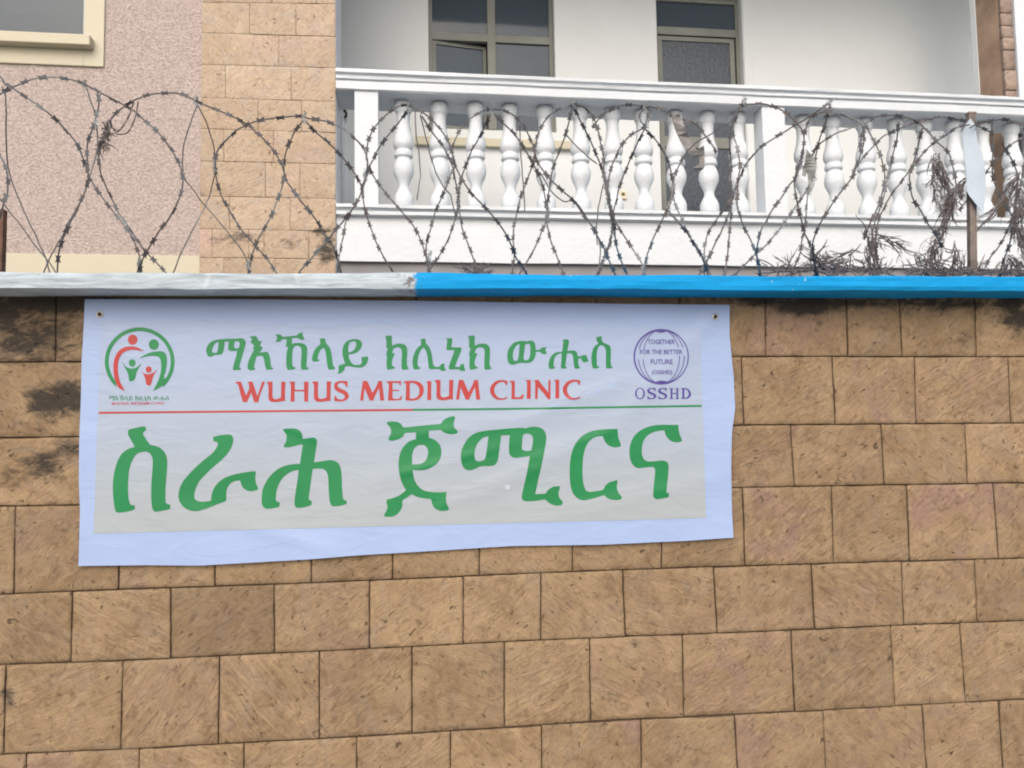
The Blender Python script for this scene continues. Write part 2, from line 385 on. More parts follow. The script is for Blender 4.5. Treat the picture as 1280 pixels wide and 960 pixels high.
for r, js in enumerate(rows):
    jj = [(a, a) if not isinstance(a, tuple) else a for a in js]
    lead = [(jj[0][0]-118*k, jj[0][1]-118*k) for k in range(6, 0, -1)]
    trail = [(jj[-1][0]+112*k, jj[-1][1]+114*k) for k in range(1, 7)]
    jj = lead + jj + trail
    for a, b in zip(jj, jj[1:]):
        t, u = bounds[r], bounds[r+1]
        q = []
        for px, fn in ((a[1], u), (b[1], u), (b[0], t), (a[0], t)):
            p = W(px, fn(px), 0); q.append((p.x, p.z))
        if r == len(rows)-1: q[0] = (q[0][0], .0); q[1] = (q[1][0], .0)
        ang = random.choice((1, 1, 1, 1, -1))*random.uniform(.35, 1.0)
        tone = (max(0, random.gauss(.25, .35)), min(1.12, max(.76, random.gauss(.97, .065))))
        big = -200 < a[0] < 1400
        add_stone(bm, uvl, tl, q, 0, random.uniform(0, .005), .0031, ang, tone, ident, wall_stain, 20 if big else 5, 15 if big else 5)
masonry = obj('masonry', bm, m_stone, wall_root)
bm = BM(); xl, xr = W(-700, 500, 0).x, W(1950, 500, 0).x
box(bm, xl, xr, .008, .24, 0, 2.15); obj('mortar_core', bm, m_joint, wall_root)
# coping: one long slab with lumpy, hand-trowelled edges
bm = BM()
prof = [(-.165, 2.155), (-.168, 2.170), (-.167, 2.188), (-.165, 2.204), (-.158, 2.2125), (-.12, 2.216), (.1, 2.218), (.40, 2.214), (.405, 2.16), (.2, 2.154), (.05, 2.1545), (-.06, 2.1555)]
profile_x(bm, prof, xl, xr, 620, .006, 3.0)
coping = obj('coping', bm, m_coping, wall_root)

# ------------------------------------------------------------------ the house
house = empty('house', (0, HY, 0), HA)
tag(house, 'two storey house with white balustraded balcony, pink roughcast wall and stone pilaster', 'house')
zs = lambda px, py, y: B(px, py, y).z
xs = lambda px, py, y: B(px, py, y).x
YW, YP, YB = .05, -.02, 1.45                       # roughcast face, pilaster face, balcony back wall
PL, PR = xs(251, 160, YP), xs(419.5, 150, YP)       # pilaster edges
ZTOP, ZC = 7.2, 5.34
# window opening on the left
wx1 = xs(107, 20, YW); wx0 = wx1-1.25; wz0 = zs(60, 43, YW); wz1 = wz0+1.3
bm = BM()
for x0, x1, z0, z1 in ((-6, wx0, 0, ZTOP), (wx1, PL+.02, 0, ZTOP), (wx0, wx1, 0, wz0), (wx0, wx1, wz1, ZTOP)): box(bm, x0, x1, YW, YW+.25, z0, z1)
obj('roughcast_wall', bm, m_rough, house)
bm = BM(); zb = zs(120, 318, YW-.012); box(bm, -6, PL-.002, YW-.014, YW+.01, zb-.6, zb, .004); obj('cream_band', bm, m_cream, house)
win = empty('window'); win.parent = house
bm = BM(); sx1 = xs(130.5, 40, YW-.012); sz0 = zs(100, 82.5, YW-.012); y0, y1 = YW-.016, YW+.06
box(bm, wx1-.002, sx1, y0, y1, sz0, wz1+.12, .006); box(bm, wx0-.12, wx0+.002, y0, y1, sz0, wz1+.12, .006)
box(bm, wx0, wx1, y0, y1, sz0, wz0, .006); box(bm, wx0, wx1, y0, y1, wz1, wz1+.12, .006)
obj('surround', bm, m_cream, win)
bm = BM(); sy = YW-.085; box(bm, wx0-.03, xs(112, 50, sy), sy, YW+.03, zs(60, 53.5, sy), zs(60, 40.5, sy), .006)
obj('sill', bm, m_cream, win)
bm = BM(); fy0, fy1 = YW+.06, YW+.10; ff = .036
box(bm, wx1-ff, wx1, fy0, fy1, wz0, wz1); box(bm, wx0, wx0+ff, fy0, fy1, wz0, wz1); box(bm, wx0+ff, wx1-ff, fy0, fy1, wz1-ff, wz1)
box(bm, wx0+.62, wx0+.655, fy0, fy1, wz0, wz1-ff)
obj('frame', bm, m_pale, win)
bm = BM(); box(bm, wx0+ff, wx1-ff, fy0+.015, fy0+.02, wz0, wz1-ff); obj('pane', bm, m_glass, win)
bm = BM(); nseg = 60; rr = []
for i in range(nseg+1):
    x = wx0+(wx1-wx0)*i/nseg; yy = fy0+.16+.012*sin(i*1.3)
    rr.append((bm.verts.new((x, yy, wz0+.24+.006*sin(i*.35))), bm.verts.new((x, yy, wz1))))
for a, b in zip(rr, rr[1:]): bm.faces.new((a[0], b[0], b[1], a[1]))
obj('curtain_or_reflection', bm, m_curtain_reflection, win, True)
def room(bm, x0, x1, y0, y1, z0, z1):
    v = [bm.verts.new(p) for p in ((x0, y0, z0), (x1, y0, z0), (x1, y1, z0), (x0, y1, z0), (x0, y0, z1), (x1, y0, z1), (x1, y1, z1), (x0, y1, z1))]
    for f in ((0, 1, 2, 3), (4, 7, 6, 5), (1, 5, 6, 2), (0, 3, 7, 4), (2, 6, 7, 3)): bm.faces.new([v[i] for i in f])
bm = BM(); room(bm, wx0-.3, wx1+.3, YW+.251, YW+2.0, wz0-.3, wz1+.3); obj('interior', bm, plain('dim_room', (.05, .06, .075), .9, .1), win)

# stone pilaster with its own courses
conv = lambda p: p
pil_y = [(3, 5), (41, 46), (80.5, 85), (122, 127), (161, 166), (201.5, 205), (245, 248.5), (286, 289), (322, 324), (358, 359)]
pil_j = [[340, 396], [312, 370], [348.5], [282, 364], [322.6, 377], [280, 342], [331.7, 375], [287, 362.6], [265, 311, 330, 386], [280, 344]]
def bl_z(k, px):
    a, b = pil_y[k]; return a+(b-a)*(px-252)/(168)
def pil_stain(c):
    w = HM @ Vector(c); p = w-CAM; d = p.dot(Fv); x = 640+FOC*p.dot(Rv)/d; y = 480-FOC*p.dot(Uv)/d
    s = 0
    for cx, cy, rx, ry, a in ((408, 312, 18, 26, .75), (300, 296, 40, 12, .6), (360, 305, 30, 14, .5), (270, 300, 20, 10, .5), (400, 290, 16, 5, .9)):
        s = max(s, a*exp(-(((x-cx)/rx)**2 + ((y-cy)/ry)**2)))
    return s
bm, uvl, tl = new_stone_bm()
for k in range(-5, len(pil_y)):
    if k < 1:
        top = lambda px, k=k: bl_z(0, px)+40*(k-1) if k < 0 else bl_z(0, px)-40
        bot = lambda px, k=k: bl_z(0, px)+40*k
        if k == 0: bot = lambda px: bl_z(0, px)
        js = [300+((k*37) % 60), 372-((k*23) % 30)] if k < 0 else pil_j[0]
        if k < 0:
            top = lambda px, k=k: bl_z(0, px)+40*(k-1)
    else:
        top = lambda px, k=k: bl_z(k-1, px); bot = lambda px, k=k: bl_z(k, px); js = pil_j[k]
    xx = [None] + js + [None]
    for a, b in zip(xx, xx[1:]):
        q = []
        for e, fn in ((a, bot), (b, bot), (b, top), (a, top)):
            pe = e if e else (251 if e is a and a is None else 419.5)
            P_ = B(pe, fn(pe), YP); q.append([P_.x, P_.z])
        if a is None: q[0][0] = q[3][0] = PL
        if b is None: q[1][0] = q[2][0] = PR
        add_stone(bm, uvl, tl, q, YP, random.uniform(0, .003), .0016, random.choice((1, 1, -1))*random.uniform(.4, .9), (max(0, random.gauss(.4, .4)), min(1.1, max(.85, random.gauss(1, .05)))), conv, pil_stain, 12, 8, .03, .0008)
zlow = zs(340, 358, YP)
for j in range(8):
    for i in range(2):
        w_ = (PR-PL)/2; z1 = zlow-.2*j-.001
        add_stone(bm, uvl, tl, [(PL+w_*i, z1-.2), (PL+w_*(i+1), z1-.2), (PL+w_*(i+1), z1), (PL+w_*i, z1)], YP, 0, .0022, .6, (.3, 1), conv, None, 4, 4, .03)
pil = obj('stone_pilaster', bm, m_stone_house, house)
bm = BM(); box(bm, PL+.003, PR+.003, YP+.012, YP+.40, 0, ZTOP, .004); obj('pilaster_core', bm, m_white, house)
bm = BM(); box(bm, PL+.004, PR-.004, YP+.0045, YP+.0118, 0, ZTOP); obj('pilaster_mortar', bm, plain('tan_mortar', (.30, .21, .135), .95, .1), house)

ZC = zs(1190, 2, YB)+.5
# balcony: floor slab, back wall with openings, ceiling
RX = 9.0
bm = BM(); box(bm, PR+.004, RX, .31, YB+.2, 2.772, 2.93); box(bm, -1.6, PR, .5, YB+.2, 2.772, 2.93); obj('balcony_floor', bm, m_soffit, house)
bx0, bx1 = xs(535.5, 40, YB), xs(693.5, 60, YB); bz0 = zs(620, 163, YB)
dx0, dx1 = xs(821, 50, YB), xs(928, 50, YB); oz1 = zs(870, -9, YB)
bm = BM()
for x0, x1, z0, z1 in ((-1.7, bx0, 2.93, ZC), (bx0, bx1, 2.93, bz0), (bx0, bx1, oz1, ZC), (bx1, dx0, 2.93, ZC), (dx0, dx1, oz1, ZC), (dx1, RX, 2.93, ZC)): box(bm, x0, x1, YB, YB+.22, z0, z1)
box(bm, -1.9, -1.7, .4, YB+.22, 2.9, ZC)
obj('balcony_wall', bm, m_inner, house)
bm = BM(); box(bm, PR+.004, RX, -.12, YB+.25, ZC, ZC+.18); box(bm, -1.9, PR, .42, YB+.25, ZC, ZC+.18); obj('balcony_ceiling', bm, m_white, house)
bm = BM(); box(bm, PR+.006, RX, -.10, .2, ZC+.181, ZTOP); obj('parapet', bm, m_white, house)
bm = BM(); box(bm, -6, RX, YW+.26, YB+3, ZTOP-.1, ZTOP); box(bm, -6, RX, YB+3, YB+3.2, 0, ZTOP); box(bm, RX, RX+.2, 0, YB+3.2, 0, ZTOP); box(bm, -6.2, -6, YW, YB+3.2, 0, ZTOP)
obj('outer_shell', bm, m_soffit, house)
bm = BM(); box(bm, PR+.01, RX, YB+.0, YB+.22, 0, 2.77); obj('lower_wall', bm, m_soffit, house)
bm = BM(); box(bm, PR+.008, RX, .035, .30, 2.55, 2.771); obj('edge_beam', bm, plain('grey_beam', (.27, .265, .275), .9, .15, .08, 3), house)
# ledge below the balcony window
bm = BM(); ly = YB-.05; box(bm, bx0-.12, bx1+.14, ly, YB-.001, zs(620, 183, ly), zs(620, 173, ly), .004); obj('window_ledge', bm, m_cream, house)
# balcony window
bw = empty('balcony_window'); bw.parent = house
bm = BM(); wy0, wy1 = YB+.07, YB+.12
def bar(bm, x0, x1, z0, z1, y0=wy0, y1=wy1): box(bm, x0, x1, y0, y1, z0, z1, .003)
fw = .035; mx0, mx1 = xs(609.5, 60, wy0), xs(619.5, 60, wy0); tz0, tz1 = zs(615, 52.5, wy0), zs(615, 43, wy0)
bar(bm, bx0, bx0+fw, bz0, oz1); bar(bm, bx1-fw, bx1, bz0, oz1); bar(bm, bx0+fw, bx1-fw, bz0, bz0+fw); bar(bm, bx0+fw, bx1-fw, oz1-fw, oz1)
bar(bm, mx0, mx1, bz0+fw, oz1-fw, wy0-.003); bar(bm, bx0+fw, mx0, tz0, tz1); bar(bm, mx1, bx1-fw, tz0, tz1)
obj('frame', bm, m_olive, bw)
for x0, x1, z0, z1 in ((bx0+fw, mx0, tz1, oz1-fw), (mx1, bx1-fw, tz1, oz1-fw), (mx1, bx1-fw, bz0+fw, tz0)):
    bm = BM(); box(bm, x0, x1, wy0+.02, wy0+.025, z0, z1); obj('pane', bm, m_glass, bw)
# the lower left sash stands ajar into the room
sash = empty('sash'); sash.parent = bw; sw = mx0-bx0-fw
bm = BM(); h0, h1 = bz0+fw+.004, tz0-.006; sf = .03
for a in ((0, sf, 0, h1-h0), (sw-sf, sw, 0, h1-h0), (sf, sw-sf, 0, sf), (sf, sw-sf, h1-h0-sf, h1-h0)): box(bm, a[0], a[1], 0, .03, a[2], a[3])
bmesh.ops.rotate(bm, cent=(0, 0, 0), matrix=Matrix.Rotation(radians(9), 3, 'Z'), verts=bm.verts); bmesh.ops.translate(bm, verts=bm.verts, vec=(bx0+fw+.002, wy0+.005, h0))
bpy.data.objects.remove(sash); obj('sash', bm, m_olive, bw)
bm = BM(); box(bm, sf, sw-sf, .012, .017, sf, h1-h0-sf)
bmesh.ops.rotate(bm, cent=(0, 0, 0), matrix=Matrix.Rotation(radians(9), 3, 'Z'), verts=bm.verts); bmesh.ops.translate(bm, verts=bm.verts, vec=(bx0+fw+.002, wy0+.005, h0))
obj('pane', bm, m_glass, bw)
bm = BM(); rr = []; cy_a = YB+.42  # added grey sheet behind the pane, standing in for a reflection in the glass
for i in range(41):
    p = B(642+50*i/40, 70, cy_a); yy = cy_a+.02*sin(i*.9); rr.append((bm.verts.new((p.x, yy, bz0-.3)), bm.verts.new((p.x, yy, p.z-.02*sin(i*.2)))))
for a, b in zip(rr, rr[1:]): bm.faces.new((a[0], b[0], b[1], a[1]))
obj('curtain_or_reflection', bm, m_curtain_reflection, bw, True)
bm = BM(); room(bm, bx0-.4, bx1+.4, YB+.221, YB+2.4, bz0-.4, oz1+.1); obj('interior', bm, m_room, bw)
# balcony door
door = empty('balcony_door'); door.parent = house
bm = BM(); dz0 = 2.94; dt0, dt1 = zs(870, 44.5, wy0), zs(870, 35, wy0); lw = .03
bar(bm, dx0, dx0+lw, dz0, oz1); bar(bm, dx1-lw, dx1, dz0, oz1); bar(bm, dx0+lw, dx1-lw, dt0, dt1); bar(bm, dx0+lw, dx1-lw, oz1-.05, oz1)
obj('frame', bm, m_olive, door)
bm = BM(); a0, a1 = dx0+lw+.004, dx1-lw-.012; yy0, yy1 = wy0+.012, wy0+.045
bar(bm, a0, a0+.04, dz0, dt0-.01, yy0, yy1); bar(bm, a1-.045, a1, dz0, dt0-.01, yy0, yy1); bar(bm, a0+.04, a1-.045, dt0-.05, dt0-.01, yy0, yy1); bar(bm, a0+.04, a1-.045, dz0, dz0+.2, yy0, yy1)
zr = zs(890, 178, wy0); bar(bm, a0+.04, a1-.045, zr-.05, zr+.05, yy0, yy1)
obj('leaf', bm, m_olive, door)
bm = BM(); box(bm, a0+.04, a1-.045, yy0+.012, yy0+.02, zr+.05, dt0-.05); box(bm, a0+.04, a1-.045, yy0+.012, yy0+.02, dz0+.2, zr-.05); obj('frosted_pane', bm, m_frost, door)
bm = BM(); box(bm, dx0+lw, dx1-lw, wy0+.02, wy0+.025, dt1, oz1-.05); obj('fanlight', bm, m_glass, door)
bm = BM(); box(bm, a1-.035, a1-.012, yy0-.035, yy0-.002, zr-.02, zr+.1, .005); obj('handle', bm, m_black, door)
bm = BM(); room(bm, dx0-.4, dx1+.3, YB+.221, YB+2.2, 2.94, oz1+.1); obj('interior', bm, m_room, door)
bm = BM(); jx = xs(941, 60, YB-.012); box(bm, dx1+.006, jx, YB-.012, YB-.001, 2.95, oz1+.2, .004); obj('door_trim', bm, m_inner, house)
# electrical socket, and a hook on the balcony wall
bm = BM(); ps = B(779, 243.5, YB-.02); box(bm, ps.x-.032, ps.x+.032, YB-.02, YB-.001, ps.z-.034, ps.z+.034, .004); sk = obj('socket', bm, m_plastic, house)
bm = BM(); box(bm, ps.x-.016, ps.x+.014, YB-.024, YB-.019, ps.z-.008, ps.z+.02, .002); obj('socket_hole', bm, plain('socket_brown', (.16, .13, .09)), sk)
bm = BM(); hk = [B(x, y, YB-.04) for x, y in spline([(430, 137), (432.5, 141), (432.5, 145), (430.5, 147)], 1)]; tube(bm, hk, .011, 6); obj('wall_hook', bm, m_black, house)
bm = BM(); a, b = B(428.5, 131, YB-.03), B(428.5, 160, YB-.03); box(bm, a.x-.012, a.x+.012, YB-.035, YB-.001, b.z-1.0, a.z, .004); obj('conduit', bm, m_white, house)

# balustrade
bal = None
bm = BM(); L0, L1 = PR+.005, RX-.01
plinth = [(-.050, 3.135), (-.050, 3.113), (-.018, 3.107), (-.018, 3.098), (-.040, 3.092), (-.040, 3.070), (0, 3.060), (-.002, 2.95), (0, 2.772), (.305, 2.772), (.305, 3.135)]
profile_x(bm, plinth, L0, L1, 220, .0035, 1.0); bal = obj('balustrade', bm, m_white, house)
bm = BM()
rail = [(-.052, 3.886), (-.062, 3.893), (-.064, 3.944), (-.056, 3.950), (-.074, 3.957), (-.075, 3.972), (-.060, 3.979), (-.060, 3.986), (-.084, 3.995), (-.085, 4.012), (-.07, 4.023), (.26, 4.023), (.27, 4.0), (.26, 3.886)]
profile_x(bm, rail, L0, L1, 260, .004, 7.0); obj('handrail', bm, m_white, bal)
BYC = .10
def post(pxa, pxb):
    x0, x1 = xs(pxa, 190, -.058), xs(pxb, 190, -.058); bm = BM(); box(bm, x0, x1, -.046, .10, 3.133, 3.888, .006); obj('post', bm, m_white, bal)
post(443, 473); post(955.5, 984)
prof = [(0, .50), (.005, .72), (.03, .83), (.06, .86), (.08, .84), (.088, .78), (.094, .80), (.104, .74), (.112, .66), (.15, .64), (.18, .62), (.23, .66), (.28, .74), (.33, .91), (.37, .99), (.40, 1.0), (.425, .92), (.445, .74), (.452, .72), (.458, .82), (.475, .87), (.492, .90), (.505, .90), (.512, .86), (.517, .72), (.53, .71), (.55, .82), (.58, .94), (.62, 1.0), (.65, .98), (.68, .89), (.71, .74), (.745, .57), (.775, .50), (.80, .53), (.83, .68), (.855, .84), (.875, .92), (.89, .95), (1, .96)]
ZB0, ZB1, RB = 3.134, 3.888, .0695
bm = BM(); rings = []; NS = 24
for t, r in prof:
    z = ZB1-(ZB1-ZB0)*t; rings.append([bm.verts.new((RB*r*cos(2*pi*k/NS), RB*r*sin(2*pi*k/NS), z)) for k in range(NS)])
for a, b in zip(rings, rings[1:]):
    for k in range(NS): bm.faces.new((a[k], b[k], b[(k+1) % NS], a[(k+1) % NS]))
bm.faces.new(rings[0]); bm.faces.new(rings[-1][::-1])
first = None
bpx = [504.5, 549, 594, 638, 682, 725.5, 766, 804.5, 844, 884, 922.5, 1005, 1042.5, 1082, 1120.5, 1157, 1193, 1229, 1265, 1301, 1337]
for i, px in enumerate(bpx):
    if first is None: first = obj('baluster', bm, m_white, bal, True); o = first
    else: o = first.copy(); COL.objects.link(o); o.parent = bal
    o.location = (xs(px, 200, BYC), BYC, 0); o.rotation_euler = (random.gauss(0, .0007), random.gauss(0, .0007), random.random()*6)

# right-hand column: brown side, stone front, pale back trim; white wall beyond it
cy = .285; cx0 = xs(1256.5, 115, cy); cx1 = xs(1271.5, 115, cy)
def depth_for(px):
    lo, hi = cy, 1.4
    for _ in range(40):
        mid = (lo+hi)/2
        if xs(px, 115, mid) > cx0: hi = mid
        else: lo = mid
    return lo
cyb, cyc = depth_for(1225.5), depth_for(1218.5)
bm = BM(); box(bm, cx0, cx1+.3, cy+.032, cyb, 2.93, ZC); col = obj('column', bm, m_brown, house)
bm, uvl, tl = new_stone_bm(); z = 2.94
while z < ZC-.05:
    h = random.choice((.12, .16, .2, .1)); h = min(h, ZC-z)
    add_stone(bm, uvl, tl, [(cx0, z), (cx1, z), (cx1, z+h), (cx0, z+h)], cy, random.uniform(0, .008), .004, .6, (.7, random.uniform(.7, .95)), conv, None, 3, 5, .03); z += h
obj('stone_facing', bm, stone_mat('column_stone', (.46, .36, .29), (.40, .30, .23), (.17, .10, .07), (.36, .25, .22)), col)
bm = BM(); box(bm, cx0-.004, cx1+.3, cyb+.002, cyc, 2.93, ZC, .004); obj('trim', bm, m_inner, col)
bm = BM(); box(bm, cx1+.003, cx1+.35, cy-.02, cy+.03, 2.94, ZC); obj('side_panel', bm, m_white, house)

# ------------------------------------------------------------------ the banner
def fold(px, py):                                    # how far the vinyl stands off the wall at this spot
    u, v = (px-98)/820, (py-374)/330
    w = .006 + .004*sin(u*9+1.0)*sin(v*3.1) + .0035*noise.noise(Vector((u*4.2, v*2.3, 3.3))) + .0015*noise.noise(Vector((u*14, v*7, 1.3)))
    for x0, y0, x1, y1, a, s in ((660, 520, 790, 472, .0032, 5), (760, 540, 660, 575, .002, 6), (560, 630, 720, 565, .0024, 8), (130, 395, 190, 520, .002, 12), (890, 398, 780, 520, .0028, 12), (470, 600, 620, 560, .0018, 6), (330, 520, 420, 560, .0016, 6), (500, 545, 700, 520, .0016, 7), (250, 640, 420, 690, .002, 9), (700, 640, 890, 600, .0018, 9)):
        dx, dy = x1-x0, y1-y0; L = hypot(dx, dy); t = ((px-x0)*dx+(py-y0)*dy)/L/L; d = abs((px-x0)*dy-(py-y0)*dx)/L
        w += 1.7*a*exp(-(d/s)**2)*exp(-((t-.5)*1.7)**4)
    e = max(0, abs(u-.5)-.44)/.06; w += .006*e*abs(sin(v*7+1))*(1 if u > .5 else .5)
    e2 = max(0, v-.86)/.14; w += .004*e2*sin(u*21)**2
    return w
YS = -.012
def bp(px, py, lift=0.0): return W(px, py, YS-fold(px, py)-lift)
top = lin([(106, 374), (300, 374), (520, 376), (640, 378), (800, 380), (912, 381)])
botf = lin([(98, 707.5), (180, 706.5), (250, 707), (320, 703), (390, 699), (450, 694), (520, 690), (640, 682.5), (750, 681), (860, 676), (917, 672)])
leftf = lin([(374, 106), (420, 104), (450, 102), (500, 101), (550, 99), (600, 98.5), (640, 100), (707.5, 98)])
rightf = lin([(381, 912), (420, 912), (470, 917), (510, 919), (540, 915), (580, 914), (640, 915), (672, 917)])
NU, NV = 150, 64
bm = BM(); g = []
for j in range(NV+1):
    v = j/NV; row = []
    for i in range(NU+1):
        u = i/NU
        tx = 106+(912-106)*u; bx = 98+(917-98)*u; T = (tx, top(tx)); Bo = (bx, botf(bx))
        ly = 374+(707.5-374)*v; ry = 381+(672-381)*v; Lp = (leftf(ly), ly); Rp = (rightf(ry), ry)
        c = [(1-v)*T[k]+v*Bo[k]+(1-u)*Lp[k]+u*Rp[k]-((1-u)*(1-v)*(106, 374)[k]+u*(1-v)*(912, 381)[k]+(1-u)*v*(98, 707.5)[k]+u*v*(917, 672)[k]) for k in (0, 1)]
        row.append(bm.verts.new(bp(*c)))
    g.append(row)
for j in range(NV):
    for i in range(NU): bm.faces.new((g[j+1][i], g[j+1][i+1], g[j][i+1], g[j][i]))
ban = empty('banner', bp(508, 700)); BO = Vector(ban.location)
tag(ban, 'white vinyl clinic banner with green and red lettering nailed to the stone wall', 'banner')
obj('sheet', bm, m_banner, ban, True, BO)

def smooth_loop(pts):                                 # round the traced outline, keep its sharp corners
    n = len(pts); out = []
    def corner(i):
        a, b, c = pts[i-1], pts[i], pts[(i+1) % n]; v1 = (b[0]-a[0], b[1]-a[1]); v2 = (c[0]-b[0], c[1]-b[1])
        d = (v1[0]*v2[0]+v1[1]*v2[1])/max(1e-9, hypot(*v1)*hypot(*v2)); return d < .42
    cs = [corner(i) for i in range(n)]
    for i in range(n):
        b, c = pts[i], pts[(i+1) % n]; a = b if cs[i] else pts[i-1]; d = c if cs[(i+1) % n] else pts[(i+2) % n]
        for t in (0, .34, .67):
            t2, t3 = t*t, t*t*t
            out.append(tuple(.5*(2*b[k]+(-a[k]+c[k])*t+(2*a[k]-5*b[k]+4*c[k]-d[k])*t2+(-a[k]+3*b[k]-3*c[k]+d[k])*t3) for k in (0, 1)))
    return out
def print_poly(bm, loops, lift, smooth=True, maxlen=9.0):   # loops in photograph pixels -> flat print lying on the vinyl
    lp = [smooth_loop(l) if smooth else list(l) for l in loops]
    flat = [p for l in lp for p in l]
    tris = tessellate_polygon([[Vector((x, -y, 0)) for x, y in l] for l in lp])
    tb = BM(); vs = [tb.verts.new((x, y, 0)) for x, y in flat]
    for t in tris:
        try: tb.faces.new([vs[i] for i in t])
        except ValueError: pass
    for _ in range(5):
        es = [e for e in tb.edges if e.calc_length() > maxlen]
        if not es: break
        bmesh.ops.subdivide_edges(tb, edges=es, cuts=1); bmesh.ops.triangulate(tb, faces=tb.faces)
    mp = {v: bm.verts.new(bp(v.co.x, v.co.y, lift)) for v in tb.verts}
    for f in tb.faces:
        q = [mp[v] for v in f.verts]; nf = bm.faces.new(q); nf.normal_update(); nf.smooth = True
        if nf.normal.y > 0: nf.normal_flip()
    tb.free()
def zc(o, s, pts, dx=0, dy=0): return [(o[0]+x/s+dx, o[1]+y/s+dy) for x, y in pts]

# printed backdrop below and behind the lettering
pz = lambda y: W(500, y, YS).z - BO.z
m_panel = banner_mat('banner_backdrop', None, .42, (pz(400), pz(640), (.29, .37, .55), (.31, .35, .375)))
bm = BM(); pan = []
for j in range(29):
    v = j/28; row = []
    for i in range(81):
        u = i/80; x0, x1 = 126-9*v, 875.5+7*v; y0, y1 = 402+6*u, 667-19.5*u
        row.append(bm.verts.new(bp(x0+(x1-x0)*u, y0+(y1-y0)*v, .0011)))
    pan.append(row)
for j in range(28):
    for i in range(80): bm.faces.new((pan[j+1][i], pan[j+1][i+1], pan[j][i+1], pan[j][i]))
obj('backdrop', bm, m_panel, ban, True, BO)
# the ruled line, half red and half green
ry = lin([(123, 516), (516, 512.3), (640, 511), (877, 507.3)])
for x0, x1, m in ((123.5, 516, m_red), (516, 877, m_green)):
    bm = BM(); n = 60; rr = [(bm.verts.new(bp(x0+(x1-x0)*i/n, ry(x0+(x1-x0)*i/n)-1.2, .0020)), bm.verts.new(bp(x0+(x1-x0)*i/n, ry(x0+(x1-x0)*i/n)+1.2, .0020))) for i in range(n+1)]
    for a, b in zip(rr, rr[1:]): bm.faces.new((a[1], b[1], b[0], a[0]))
    obj('ruled_line', bm, m, ban, True, BO)

